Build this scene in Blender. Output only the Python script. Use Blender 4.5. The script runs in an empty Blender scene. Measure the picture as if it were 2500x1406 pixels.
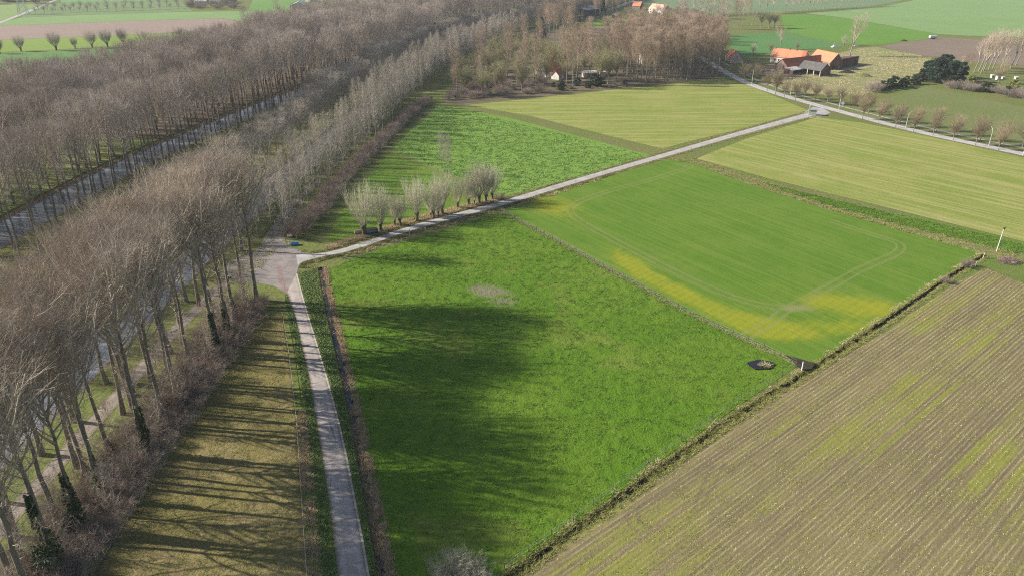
import bpy, math, random
import numpy as np
from mathutils import Vector, geometry as mgeo

# ------------------------------------------------------------------ camera, world, sun, exposure
C = bpy.context.scene.collection
SC = bpy.context.scene
CAM_H, FPX, PITCH = 75.0, 1790.0, math.radians(25.5)     # metres above the fields, focal length for a 2500 px wide picture, tilt down
cam = bpy.data.cameras.new("camera"); cam_o = bpy.data.objects.new("camera", cam); C.objects.link(cam_o)
HAZE = 0.00008
cam_o.location = (0, 0, CAM_H); cam_o.rotation_euler = (math.pi/2 - PITCH, 0, 0)
cam.sensor_width = 36.0; cam.lens = 36.0*FPX/2500.0; cam.clip_start = 0.5; cam.clip_end = 8000
SC.camera = cam_o
SUN_EL, SUN_DIR = math.radians(28.0), math.radians(-8.0)  # elevation; direction the shadows run (from +X towards -Y)
W = bpy.data.worlds.new("World"); SC.world = W; W.use_nodes = True
_nt = W.node_tree; _bg = _nt.nodes["Background"]
_sky = _nt.nodes.new("ShaderNodeTexSky"); _sky.sky_type = 'NISHITA'; _sky.sun_disc = False
_sky.sun_elevation = SUN_EL; _sky.sun_rotation = math.atan2(-math.cos(SUN_DIR), -math.sin(SUN_DIR))
_sky.air_density = 1.0; _sky.dust_density = 1.5
_nt.links.new(_sky.outputs[0], _bg.inputs[0]); _bg.inputs[1].default_value = 0.07
sun = bpy.data.lights.new("sun", 'SUN'); sun.energy = 5.0; sun.angle = math.radians(0.5); sun.color = (1.0, 0.93, 0.82)
sun_o = bpy.data.objects.new("sun", sun); C.objects.link(sun_o); sun_o.location = (-200, 100, 200)
_L = Vector((math.cos(SUN_DIR)*math.cos(SUN_EL), math.sin(SUN_DIR)*math.cos(SUN_EL), -math.sin(SUN_EL)))
sun_o.rotation_euler = _L.to_track_quat('-Z', 'Y').to_euler()
SC.view_settings.view_transform = 'Standard'; SC.view_settings.look = 'None'
SC.view_settings.exposure = 1.1; SC.view_settings.gamma = 1.0
SC.render.engine = 'CYCLES'
cy = SC.cycles
cy.max_bounces = 5; cy.diffuse_bounces = 2; cy.glossy_bounces = 2; cy.transmission_bounces = 2; cy.volume_bounces = 0
cy.use_denoising = False; cy.filter_width = 1.1; cy.use_adaptive_sampling = False

rng = np.random.default_rng(7); random.seed(7)

def G(px, py, z=0.0):
    """ground point (at height z) seen at photo pixel px, py: used once, to survey the place from the photograph"""
    u, v = px-1250.0, py-703.0
    dy = FPX*math.cos(PITCH) - v*math.sin(PITCH); dz = -v*math.cos(PITCH) - FPX*math.sin(PITCH)
    t = (z-CAM_H)/dz
    return np.array([u*t, dy*t])
def GL(*pts): return np.array([G(*p) for p in pts])

# ------------------------------------------------------------------ objects and meshes
def tag(o, label=None, cat=None, group=None, kind=None):
    if label: o['label'] = label
    if cat: o['category'] = cat
    if group: o['group'] = group
    if kind: o['kind'] = kind
    return o
def empty(name, x, y, z=0.0, rz=0.0, s=1.0):
    o = bpy.data.objects.new(name, None); C.objects.link(o); o.empty_display_size = 0.5
    o.location = (x, y, z); o.rotation_euler = (0, 0, rz); o.scale = (s, s, s)
    return o
def mesh(name, V, faces, mats, midx=None, attrs=None, smooth=False):
    V = np.asarray(V, np.float32).reshape(-1, 3); faces = [np.asarray(f, np.int32) for f in faces if len(f)]
    me = bpy.data.meshes.new(name)
    me.vertices.add(len(V)); me.vertices.foreach_set("co", V.ravel())
    nl = sum(f.size for f in faces); npoly = sum(len(f) for f in faces)
    me.loops.add(nl); me.loops.foreach_set("vertex_index", np.concatenate([f.ravel() for f in faces]))
    tot = np.concatenate([np.full(len(f), f.shape[1], np.int32) for f in faces])
    me.polygons.add(npoly); me.polygons.foreach_set("loop_start", np.concatenate([[0], np.cumsum(tot)[:-1]]).astype(np.int32))
    me.polygons.foreach_set("loop_total", tot)
    for m in mats: me.materials.append(m)
    if midx is not None: me.polygons.foreach_set("material_index", np.asarray(midx, np.int32))
    me.polygons.foreach_set("use_smooth", np.full(npoly, smooth))
    for k, a in (attrs or {}).items():
        at = me.attributes.new(k, 'FLOAT', 'POINT'); at.data.foreach_set("value", np.asarray(a, np.float32).ravel())
    me.update(calc_edges=True); me.validate()
    return me
def obj(name, me, parent=None, loc=None, rot=None):
    o = bpy.data.objects.new(name, me); C.objects.link(o)
    if parent is not None: o.parent = parent
    if loc is not None: o.location = loc
    if rot is not None: o.rotation_euler = rot
    return o
class MB:
    """collects boxes, bars, tubes and polygons; build() links them as ONE mesh object"""
    def __init__(s): s.v = []; s.f = []
    def poly(s, pts):
        n = len(s.v); s.v += [tuple(p) for p in pts]; s.f.append(list(range(n, n+len(pts)))); return s
    def hexa(s, b, t):
        n = len(s.v); s.v += [tuple(p) for p in b] + [tuple(p) for p in t]; k = len(b)
        s.f.append([n+i for i in range(k)][::-1]); s.f.append([n+k+i for i in range(k)])
        for i in range(k): j = (i+1) % k; s.f.append([n+i, n+j, n+k+j, n+k+i])
        return s
    def box(s, x0, x1, y0, y1, z0, z1):
        b = [(x0,y0,z0),(x1,y0,z0),(x1,y1,z0),(x0,y1,z0)]
        return s.hexa(b, [(x,y,z1) for x,y,_ in b])
    def tube(s, p, q, r0, r1=None, k=8):
        p, q = Vector(p), Vector(q); r1 = r0 if r1 is None else r1
        d = (q-p).normalized(); a = d.orthogonal().normalized(); c = d.cross(a)
        ring = lambda o, r: [o + (a*math.cos(2*math.pi*i/k) + c*math.sin(2*math.pi*i/k))*r for i in range(k)]
        return s.hexa(ring(p, r0), ring(q, r1))
    def path(s, pts, rad, k=8):
        for i in range(len(pts)-1): s.tube(pts[i], pts[i+1], rad[i] if hasattr(rad, '__len__') else rad, rad[i+1] if hasattr(rad, '__len__') else rad, k)
        return s
    def blob(s, c, r, sq=(1,1,1), n=10, m=7, jit=0.0):
        base = len(s.v)
        for i in range(m+1):
            th = math.pi*i/m
            for j in range(n):
                ph = 2*math.pi*j/n; q = 1 + random.uniform(-jit, jit)
                s.v.append((c[0]+r*sq[0]*q*math.sin(th)*math.cos(ph), c[1]+r*sq[1]*q*math.sin(th)*math.sin(ph), c[2]+r*sq[2]*q*math.cos(th)))
        for i in range(m):
            for j in range(n):
                k = (j+1) % n; s.f.append([base+i*n+j, base+(i+1)*n+j, base+(i+1)*n+k, base+i*n+k])
        return s
    def build(s, name, mat, parent=None, bevel=0.0):
        me = bpy.data.meshes.new(name); me.from_pydata(s.v, [], s.f); me.materials.append(mat); me.update()
        return obj(name, me, parent)

# ------------------------------------------------------------------ noise for relief and wear masks
def _h(ix, iy, seed):
    n = (ix.astype(np.int64)*374761393 + iy.astype(np.int64)*668265263 + seed*974711) & 0x7fffffff
    n = ((n ^ (n >> 13))*1274126177) & 0x7fffffff
    return ((n ^ (n >> 16)) & 0xffff)/65535.0
def vn(x, y, seed=0):
    ix, iy = np.floor(x), np.floor(y); fx, fy = x-ix, y-iy
    fx = fx*fx*(3-2*fx); fy = fy*fy*(3-2*fy)
    a, b, c, d = _h(ix,iy,seed), _h(ix+1,iy,seed), _h(ix,iy+1,seed), _h(ix+1,iy+1,seed)
    return (a*(1-fx)+b*fx)*(1-fy) + (c*(1-fx)+d*fx)*fy
def fbm(x, y, seed=0, oct=4):
    s = 0; a = 0.5
    for i in range(oct): s = s + a*vn(x*2**i, y*2**i, seed+i*17); a *= 0.5
    return s
def sstep(a, b, x):
    t = np.clip((x-a)/(b-a), 0, 1); return t*t*(3-2*t)
def pdist(P, line):
    """distance from points to a polyline"""
    d = np.full(len(P), 1e9)
    for i in range(len(line)-1):
        a, b = line[i], line[i+1]; ab = b-a
        t = np.clip(((P-a) @ ab)/max(1e-9, ab @ ab), 0, 1)
        d = np.minimum(d, np.hypot(*(P-a-t[:, None]*ab).T))
    return d
def inside(P, poly):
    x, y = P[:,0], P[:,1]; r = np.zeros(len(P), bool); n = len(poly)
    for i in range(n):
        x0, y0 = poly[i]; x1, y1 = poly[(i+1) % n]
        if y0 == y1: continue
        r ^= ((y0 > y) != (y1 > y)) & (x < (x1-x0)*(y-y0)/(y1-y0)+x0)
    return r
def resample(line, n):
    line = np.asarray(line, float); s = np.concatenate([[0], np.cumsum(np.hypot(*np.diff(line, axis=0).T))])
    t = np.linspace(0, s[-1], n)
    return np.stack([np.interp(t, s, line[:,0]), np.interp(t, s, line[:,1])], 1)
def smooth_line(line, it=2):
    line = np.asarray(line, float)
    for _ in range(it):
        q = line[:-1]*.75 + line[1:]*.25; r = line[:-1]*.25 + line[1:]*.75
        line = np.vstack([line[:1], np.stack([q, r], 1).reshape(-1, 2), line[-1:]])
    return line
def length(line): return float(np.hypot(*np.diff(np.asarray(line, float), axis=0).T).sum())
def offset(line, d):
    """polyline moved d metres to its left"""
    line = np.asarray(line, float); t = np.gradient(line, axis=0); t /= np.linalg.norm(t, axis=1)[:, None]
    return line + np.stack([-t[:,1], t[:,0]], 1)*d

# ------------------------------------------------------------------ materials
class N:
    def __init__(s, name):
        s.m = bpy.data.materials.new(name); s.m.use_nodes = True; s.t = s.m.node_tree; s.b = s.t.nodes["Principled BSDF"]
        s.co = None
    def nd(s, ty, **kw):
        n = s.t.nodes.new(ty)
        for k, v in kw.items(): setattr(n, k, v)
        return n
    def ln(s, a, b): s.t.links.new(a, b)
    def put(s, sock, v):
        if hasattr(v, 'is_output') or isinstance(v, bpy.types.NodeSocket): s.ln(v, sock)
        else: sock.default_value = v
    def pos(s):
        if s.co is None: s.co = s.nd("ShaderNodeTexCoord").outputs["Object"]
        return s.co
    def mapped(s, ang=0.0, sc=(1,1,1), vec=None):
        r = s.nd("ShaderNodeVectorRotate", rotation_type='Z_AXIS'); s.ln(vec or s.pos(), r.inputs["Vector"]); r.inputs["Angle"].default_value = -ang
        m = s.nd("ShaderNodeVectorMath", operation='MULTIPLY'); s.ln(r.outputs[0], m.inputs[0]); m.inputs[1].default_value = sc
        return m.outputs[0]
    def noise(s, scale, detail=4.0, rough=0.55, vec=None, dist=0.0):
        n = s.nd("ShaderNodeTexNoise"); s.ln(vec or s.pos(), n.inputs["Vector"])
        n.inputs["Scale"].default_value = scale; n.inputs["Detail"].default_value = detail; n.inputs["Roughness"].default_value = rough; n.inputs["Distortion"].default_value = dist
        return n.outputs["Fac"]
    def math(s, op, a, b=0.5, clamp=False):
        n = s.nd("ShaderNodeMath", operation=op); n.use_clamp = clamp; s.put(n.inputs[0], a); s.put(n.inputs[1], b); return n.outputs[0]
    def range(s, v, a, b, c=0.0, d=1.0):
        n = s.nd("ShaderNodeMapRange", interpolation_type='SMOOTHSTEP'); s.put(n.inputs[0], v)
        for i, q in enumerate((a, b, c, d)): n.inputs[i+1].default_value = q
        return n.outputs[0]
    def mix(s, f, a, b, blend='MIX'):
        n = s.nd("ShaderNodeMix", data_type='RGBA', blend_type=blend); s.put(n.inputs[0], f)
        for k, q in ((6, a), (7, b)):
            s.put(n.inputs[k], q if not isinstance(q, tuple) else (*q, 1.0)[:4])
        return n.outputs[2]
    def attr(s, name): return s.nd("ShaderNodeAttribute", attribute_name=name).outputs["Fac"]
    def bump(s, h, dist=0.1, st=1.0):
        n = s.nd("ShaderNodeBump"); s.ln(h, n.inputs["Height"]); n.inputs["Distance"].default_value = dist; n.inputs["Strength"].default_value = st
        s.ln(n.outputs[0], s.b.inputs["Normal"])
    def done(s, col, rough=0.9, spec=0.15):
        s.put(s.b.inputs["Base Color"], col if not isinstance(col, tuple) else (*col, 1.0)[:4])
        s.put(s.b.inputs["Roughness"], rough); s.b.inputs["Specular IOR Level"].default_value = spec
        return s.m

def ground_mat(name, a, b, c, big=.03, mid=.3, fine=2.0, fine_amt=.6, rows=None, lines=None, masks=(), bump=.12):
    """a-b: broad patches; c: fine flecks; rows (angle, across scale, amount, colour); lines (angle, spacing, width, colour, amount)"""
    n = N(name)
    col = n.mix(n.range(n.noise(big, 5, .6), .38, .62), a, b)
    m = n.noise(mid, 5, .65)
    col = n.mix(n.range(m, .42, .7, 0, .55), col, c)
    f = n.noise(fine, 3, .7)
    col = n.mix(n.math('MULTIPLY', n.range(f, .38, .68), fine_amt), col, tuple(x*.55 for x in a))
    h = f
    if rows:
        ang, sc, amt, rc = rows
        rn = n.noise(1.0, 3, .6, n.mapped(ang, (0.02, sc, 1)))
        col = n.mix(n.range(rn, .42, .66, 0, amt), col, rc)
        h = n.math('ADD', n.math('MULTIPLY', f, .6), n.math('MULTIPLY', rn, .8))
    if lines:
        ang, sp, w, lc, amt = lines
        v = n.mapped(ang, (1, 1, 1)); x = n.nd("ShaderNodeSeparateXYZ"); n.ln(v, x.inputs[0])
        wob = n.math('MULTIPLY', n.noise(.05, 2, .5), sp*.6)
        ph = n.math('FRACT', n.math('DIVIDE', n.math('ADD', x.outputs[1], wob), sp))
        d = n.math('ABSOLUTE', n.math('SUBTRACT', ph, .5))
        brk = n.range(n.noise(1.0, 3, .7, n.mapped(ang, (0.12, 1.0, 1))), .4, .62)
        k = n.math('MULTIPLY', n.math('MULTIPLY', n.range(d, w/sp, 0.0), brk), amt)
        col = n.mix(k, col, lc)
    for at, mc, *sp in masks:
        if sp and sp[0] == 'rows':                                     # ragged along the drill rows
            rg = n.math('ADD', n.math('MULTIPLY', n.noise(1.0, 4, .7, n.mapped(rows[0], (.10, 1.6, 1))), 1.0), n.math('MULTIPLY', n.noise(.55, 5, .75), .55))
            col = n.mix(n.range(n.math('ADD', n.math('SUBTRACT', rg, .775), n.attr(at)), .22, 1.12, 0, .85), col, mc); continue
        k = n.range(n.math('ADD', n.noise(sp[0], 3, .75), n.math('MULTIPLY', n.attr(at), .5)), .74, .98) if sp else n.math('MULTIPLY', n.attr(at), n.range(f, .1, .6, .55, 1.0))
        col = n.mix(k, col, mc)
    if bump: n.bump(h, bump)
    return n.done(col, .95, .08)
def plain(name, col, rough=.8, var=.25, scale=3.0, spec=.2, metal=0.0, bump=0.0, stretch=None, dirt=None):
    n = N(name)
    f = n.noise(scale, 5, .6, n.mapped(0, stretch) if stretch else None)
    c = n.mix(n.range(f, .3, .7), tuple(x*(1-var) for x in col), tuple(min(1, x*(1+var)) for x in col))
    if dirt: c = n.mix(n.range(n.noise(scale*.35, 6, .7), .45, .7, 0, .8), c, dirt)
    if bump: n.bump(f, bump)
    n.b.inputs["Metallic"].default_value = metal
    return n.done(c, rough, spec)
def bark_mat(name, col, moss=None):
    n = N(name)
    info = n.nd("ShaderNodeObjectInfo").outputs["Random"]
    f = n.noise(1.2, 5, .7, n.mapped(0, (3, 3, .6)))
    c = n.mix(n.range(f, .3, .7), tuple(x*.6 for x in col), tuple(x*1.3 for x in col))
    if moss: c = n.mix(n.range(n.noise(.5, 4, .6), .52, .7, 0, .8), c, moss)
    c = n.mix(n.math('MULTIPLY', info, .5), c, tuple(x*.75 for x in col))
    n.bump(f, .05)
    return n.done(c, .95, .05)
def twig_mat(name, a, b):
    n = N(name)
    info = n.nd("ShaderNodeObjectInfo").outputs["Random"]
    f = n.noise(.35, 3, .6)
    c = n.mix(n.range(n.math('ADD', n.math('MULTIPLY', info, .55), n.math('MULTIPLY', f, .5)), .3, .75), a, b)
    return n.done(c, .85, .15)
def leaf_mat(name, a, b, rough=.6):
    n = N(name)
    f = n.noise(1.4, 3, .7); g = n.noise(9, 2, .6)
    c = n.mix(n.range(n.math('ADD', n.math('MULTIPLY', f, .6), n.math('MULTIPLY', g, .4)), .36, .64), a, b)
    return n.done(c, rough, .25)
def water_mat(name, col, rough=.04, bump=.015, ior=1.33, scale=.9):
    n = N(name)
    n.bump(n.noise(scale, 3, .6), bump, .6)
    n.b.inputs["IOR"].default_value = ior
    return n.done(n.mix(n.range(n.noise(.05, 4, .6), .4, .6), col, tuple(x*1.5 for x in col)), rough, .5)
def tile_mat(name, a, b, dark, ang=0.0):
    n = N(name)
    f = n.noise(.5, 5, .65); g = n.noise(5, 3, .7)
    c = n.mix(n.range(f, .35, .65), a, b); c = n.mix(n.range(g, .5, .75, 0, .6), c, dark)
    n.bump(g, .05)
    return n.done(c, .85, .1)
def brick_mat(name, a, b, mortar):
    n = N(name)
    t = n.nd("ShaderNodeTexBrick"); n.ln(n.mapped(0, (1, 1, 1)), t.inputs[0])
    t.inputs["Color1"].default_value = (*a, 1); t.inputs["Color2"].default_value = (*b, 1); t.inputs["Mortar"].default_value = (*mortar, 1)
    t.inputs["Scale"].default_value = 2.2
    c = n.mix(n.range(n.noise(.7, 5, .7), .4, .7, 0, .6), t.outputs[0], tuple(x*.5 for x in a))
    return n.done(c, .9, .1)
# ------------------------------------------------------------------ the lie of the land: canals, ditches, ground
C1R = smooth_line([(-138,-80),(-137,150),(-135.5,200),(-134,254),(-129,291),(-122,330),(-114,375),(-105,412),(-98,440),(-91,490),(-82,551),(-55,640),(-25,711),(35,830),(115,1050),(215,1300)])
C2R = smooth_line([(-82,-80),(-80,60),(-77.5,150),(-75.5,231),(-73.5,258),(-70,290),(-67,340),(-65,378),(-61.7,417),(-56,450),(-41,551),(-4,649),(30,711),(90,830),(170,1050),(270,1300)])
C1L, C2L = offset(C1R, 18.0), offset(C2R, 12.5)
D1 = smooth_line(np.vstack([GL((783,652),(800,745),(822,832),(852,962),(880,1100),(905,1230),(938,1400)), [[-14.6,60],[-11.5,45]]]), 1)     # roadside ditch
D2 = smooth_line(GL((2408,621),(2320,673),(2150,791),(1988,898),(1800,1012),(1600,1152),(1400,1297),(1235,1412),(1120,1500)), 1)  # ditch between the fields

def strip_mesh(rows, zs, seg=True):
    """sheet through several polylines of equal length, one z each"""
    n = len(rows[0]); V = np.vstack([np.column_stack([r, np.full(n, z) if np.isscalar(z) else z]) for r, z in zip(rows, zs)])
    i = np.arange(n-1); F = []
    for k in range(len(rows)-1): F.append(np.stack([k*n+i, (k+1)*n+i, (k+1)*n+i+1, k*n+i+1], 1))
    return V, np.vstack(F)
def sheet(name, poly, mat, z=0.02, **t):
    poly = [tuple(p) for p in poly]
    tri = mgeo.tessellate_polygon([[Vector((x, y, 0)) for x, y in poly]])
    V = [(x, y, z) for x, y in poly]
    F = []
    for a, b, c in tri:
        ar = (poly[b][0]-poly[a][0])*(poly[c][1]-poly[a][1]) - (poly[b][1]-poly[a][1])*(poly[c][0]-poly[a][0])
        F.append((a, b, c) if ar > 0 else (a, c, b))
    return tag(obj(name, mesh(name, V, [np.array(F)], [mat])), **t)

M_base = ground_mat("rough_grass", (.105,.145,.03), (.145,.15,.050), (.14,.115,.062), big=.02, mid=.12, fine=.9, bump=.25)
M_bank = ground_mat("bank_grass", (.09,.085,.04), (.07,.085,.03), (.15,.115,.07), big=.08, mid=.5, fine=2.5, bump=.2)
M_mud = ground_mat("dark_mud", (.03,.026,.02), (.05,.042,.03), (.07,.06,.035), big=.3, mid=1.0, fine=4, bump=.1)
M_water = water_mat("canal_water", (.125,.135,.145), .06, .010, 1.5)
M_ditchw = water_mat("ditch_water", (.02,.025,.03), .06, .01)

def terrain():
    pts = []; edges = []
    def loop(P):
        n = len(pts); k = len(P); pts.extend([Vector((float(x), float(y))) for x, y in P]); edges.extend([(n+i, n+(i+1) % k) for i in range(k)])
    loop([(-2600,-500),(2600,-500),(2600,3600),(-2600,3600)])
    holes = []
    for L, R in ((C1L, C1R), (C2L, C2R), (offset(D1, .8), offset(D1, -.8)), (offset(D2, .7), offset(D2, -.7))):
        P = np.vstack([L, R[::-1]]); holes.append(P); loop(P)
    V, E_, F, *_ = mgeo.delaunay_2d_cdt(pts, edges, [], 0, 1e-4)
    V = np.array([(v.x, v.y) for v in V]); F = np.array([f for f in F if len(f) == 3])
    cen = V[F].mean(1); keep = np.ones(len(F), bool)
    for P in holes: keep &= ~inside(cen, P)
    F = F[keep]
    a, b, c = V[F[:,0]], V[F[:,1]], V[F[:,2]]
    ar = (b[:,0]-a[:,0])*(c[:,1]-a[:,1])-(b[:,1]-a[:,1])*(c[:,0]-a[:,0])
    F[ar < 0] = F[ar < 0][:, ::-1]
    tag(obj("ground", mesh("ground", np.column_stack([V, np.zeros(len(V))]), [F], [M_base])), "flat rough grass ground under the fields and the tree belts", "ground", kind="structure")
    for nm, lab, L, R, ins, dep, wz, mw in (("canal_water", "wide canal water behind the belt of tall dark poplars", C1L, C1R, 2.4, 1.15, -.85, M_water), ("canal_water", "narrower canal water beside the pale trees and the cycle path", C2L, C2R, 2.0, 1.0, -.75, M_water),
                                  ("ditch_water", "thin ditch water between the road verge and the pasture", offset(D1, .8), offset(D1, -.8), .35, .6, -.42, M_ditchw), ("ditch_bed", "dark bed of the ditch along the stubble field", offset(D2, .7), offset(D2, -.7), .3, .55, -.45, M_mud)):
        n = max(len(L), 2); s = 1 if ins > 1 else -1
        Li, Ri = offset(L, -ins), offset(R, ins)
        V, F = strip_mesh([L, Li, Ri, R], [0, -dep, -dep, 0])
        nb = "canal_bank" if ins > 1 else "ditch_bank"
        tag(obj(nb, mesh(nb, V, [F], [M_bank])), "sloping grassy "+("bank of the "+lab.split(" water")[0] if ins > 1 else "sides of the "+("roadside ditch by the pasture" if mw is M_ditchw else "ditch along the stubble field")), "bank", kind="structure")
        V, F = strip_mesh([offset(Li, .5*ins), offset(Ri, -.5*ins)], [wz, wz])
        tag(obj(nm, mesh(nm, V, [F], [mw])), lab, "water", kind="structure")
terrain()

# ------------------------------------------------------------------ fields
def coons(bottom, top, left, right, res):
    n = max(2, int(max(length(bottom), length(top))/res)+1); m = max(2, int(max(length(left), length(right))/res)+1)
    b, t, l, r = resample(bottom, n), resample(top, n), resample(left, m), resample(right, m)
    u = np.linspace(0, 1, n)[None, :, None]; v = np.linspace(0, 1, m)[:, None, None]
    P = (1-v)*b[None] + v*t[None] + (1-u)*l[:, None] + u*r[:, None] - ((1-u)*(1-v)*b[0] + u*(1-v)*b[-1] + (1-u)*v*t[0] + u*v*t[-1])
    U, Vv = np.meshgrid(np.linspace(0, 1, n), np.linspace(0, 1, m))
    i, j = np.meshgrid(np.arange(n-1), np.arange(m-1)); k = (j*n+i).ravel()
    F = np.stack([k, k+1, k+n+1, k+n], 1)
    P = P.reshape(-1, 2)
    a, bb, c = P[F[0,0]], P[F[0,1]], P[F[0,2]]
    if (bb[0]-a[0])*(c[1]-a[1])-(bb[1]-a[1])*(c[0]-a[0]) < 0: F = F[:, ::-1]
    return P, F, U.ravel(), Vv.ravel()
def field(name, edges, res, mat, relief, z=0.03, attrs=None, **t):
    P, F, U, V = coons(*edges, res)
    e = np.minimum.reduce([U, 1-U, V, 1-V])
    h = relief(P) * np.clip(e*60, 0.15, 1)
    A = {k: f(P, U, V) for k, f in (attrs or {}).items()}
    return tag(obj(name, mesh(name, np.column_stack([P, z+h]), [F], [mat], attrs=A, smooth=True)), kind="structure", **t)
def ang(a, b): d = G(*b)-G(*a); return math.atan2(d[1], d[0])

# pasture: tussocks, a trampled muddy patch, worn paler spots
EXT = np.array([[-8.5, 45.0], [12.0, 45.0]])
p_l = np.vstack([EXT[:1], GL((963,1400),(912,1170),(880,1020),(848,880),(825,790),(800,660))])
p_t = GL((800,660),(905,616),(1000,587),(1100,556),(1222,519)); p_r = GL((1947,893),(1700,776),(1500,669),(1350,586),(1222,519))
p_b = np.vstack([[[-8.5,45.0]], GL((1110,1492),(1228,1396),(1400,1280),(1600,1132),(1800,992),(1947,893))])
MUDC = G(1192,712)
def tuss(P):
    big = fbm(P[:,0]*.12, P[:,1]*.12, 3, 3); t = fbm(P[:,0]*.85, P[:,1]*.85, 11, 3); t2 = fbm(P[:,0]*2.1, P[:,1]*2.1, 31, 2)
    return .30*np.clip(t-.35, 0, 1)*(.5+big) + .13*t2
def mudm(P, U, V):
    q = (P-MUDC) @ np.array([[.9,-.45],[.45,.9]]).T; d = np.hypot(q[:,0]/6.0, q[:,1]/3.4)
    d = np.minimum(d, np.hypot(*((P-G(1225,735)).T))/3.0)
    return sstep(1.25, .35, d + 1.3*(fbm(P[:,0]*.6, P[:,1]*.6, 5)-.5))*(.45+.75*vn(P[:,0]*1.3, P[:,1]*1.3, 6))
def wornm(P, U, V): return sstep(.58, .72, fbm(P[:,0]*.09, P[:,1]*.09, 23, 4))*.42
M_past = ground_mat("pasture_grass", (.074,.148,.010), (.100,.168,.016), (.058,.126,.010), big=.035, mid=.3, fine=2.4, fine_amt=.3, masks=(("worn", (.15,.17,.035)), ("mud", (.165,.145,.10))), bump=.22)
field("pasture", (p_b, p_t, p_l, p_r), .36, M_past, tuss, .02, {"mud": mudm, "worn": wornm}, label="deep green tussocky pasture with a trampled muddy patch", cat="pasture")

# winter wheat: drill rows, tramlines, yellowed patches along the fence and in the near corner
w_b = GL((1986,889),(2150,782),(2320,661),(2392,618)); w_t = GL((1228,512),(1330,475),(1420,448),(1520,422),(1632,390))
w_l = GL((1986,889),(1900,858),(1700,766),(1500,657),(1228,512)); w_r = GL((2392,618),(2250,577),(2000,505),(1800,440),(1690,398),(1632,390))
WA, WB = ang((1228,512),(1986,889)), ang((1986,889),(2392,618))
TRAM = [smooth_line(GL(*l), 3) for l in (
    [(1640,402),(1690,404),(1675,412),(1600,437),(1480,468),(1405,495),(1385,515),(1420,545),(1600,640),(1750,712),(1850,745),(1925,752)],
    [(1925,752),(2010,708),(2110,652),(2185,622),(2203,605),(2190,590),(2120,570),(2030,540)],
    [(1925,752),(1875,790),(1820,822)])]
def tram(P, U, V):  # wheel tracks
    d = np.full(len(P), 1e9)
    for l in TRAM:
        for o in (-1.0, 1.0): d = np.minimum(d, pdist(P, offset(l, o)))
    m = sstep(.48, .12, d)*.7*(.5+fbm(P[:,0]*.3, P[:,1]*.3, 4))
    q = P-G(1945,752); return np.maximum(m, sstep(1.2, .3, np.hypot(q[:,0]/4.6, q[:,1]/1.8)+.6*(fbm(P[:,0]*.7, P[:,1]*.7, 9)-.5)))
def yell(P, U, V):
    n = fbm(P[:,0]*.07, P[:,1]*.07, 41, 4); n2 = fbm(P[:,0]*.22, P[:,1]*.22, 45, 3)
    d = pdist(P, GL((1228,512),(1500,657),(1700,766),(1900,858)))
    along = np.clip(((P-G(1228,512)) @ (G(1940,870)-G(1228,512)))/((G(1940,870)-G(1228,512)) @ (G(1940,870)-G(1228,512))), 0, 1.2)
    band = np.exp(-((d-(6.5+2.5*np.sin(along*7)))/4.2)**2)*sstep(.30, .50, along)*sstep(1.02, .85, along)
    s = lambda px, py, rx, ry: np.exp(-(((P-G(px,py))[:,0]/rx)**2+((P-G(px,py))[:,1]/ry)**2))
    sp = 1.0*s(2040,735,9,6) + .95*s(2130,752,9,5) + 1.0*s(2055,795,9,4.5) + .9*s(1930,815,8,4) + .6*s(1850,790,6,5) + .95*s(1365,505,8,10) + .65*s(1300,500,7,7) + .35*s(1440,545,8,8)
    return np.clip((1.0*band+1.0*sp)*(.35+1.7*n)*(.5+1.1*n2), 0, 1)*(.90+.10*np.cos((P[:,0]*math.cos(WB+1.57)+P[:,1]*math.sin(WB+1.57))*3.3))*.95
def wrel(P):
    return .05*fbm(P[:,0]*1.2, P[:,1]*1.2, 13, 2)
M_wheat = ground_mat("winter_wheat", (.074,.148,.012), (.096,.164,.018), (.060,.128,.010), big=.05, mid=.35, fine=2.6, fine_amt=.35,
                     rows=(WA, .9, .55, (.122,.176,.032)), lines=None, masks=(("yellow", (.225,.225,.016), "rows"), ("track", (.17,.17,.07))), bump=.10)
field("wheat_field", (w_b, w_t, w_l, w_r), .5, M_wheat, wrel, .024, {"yellow": yell, "track": tram}, label="bright green winter wheat field with curved tramlines and yellowed patches", cat="wheat field")

# maize stubble, rows running away to the right
SA = ang((1400,1320),(2160,815))
s_l = np.vstack([[[12,38.0]], GL((1150,1500),(1275,1402),(1420,1302),(1650,1136),(1985,912),(2160,812),(2330,692),(2408,655))])
s_r = np.vstack([[[150.,38.0]], [[170,110.0]], GL((2800,830))]); s_t = GL((2408,655),(2500,694),(2800,830)); s_b = np.array([[12,38.0],[150,38.0]])
def srel(P):
    x = P[:,0]*math.cos(SA)+P[:,1]*math.sin(SA); y = -P[:,0]*math.sin(SA)+P[:,1]*math.cos(SA) + .5*(fbm(P[:,0]*.05, P[:,1]*.05, 2)-.5)
    return .022*(np.cos(y*2*math.pi/.75)+1) + .07*fbm(P[:,0]*1.6, P[:,1]*1.6, 8, 2)*fbm(P[:,0]*.2, P[:,1]*.2, 18, 2)*2
def green_s(P, U, V):
    y = -P[:,0]*math.sin(SA)+P[:,1]*math.cos(SA); x = P[:,0]*math.cos(SA)+P[:,1]*math.sin(SA)
    return (.25+.75*sstep(.34, .60, fbm(x*.015, y*.8, 61, 3)))*(.35+.65*sstep(.3, .6, fbm(P[:,0]*.04, P[:,1]*.04, 66, 3)+.06))
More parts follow.
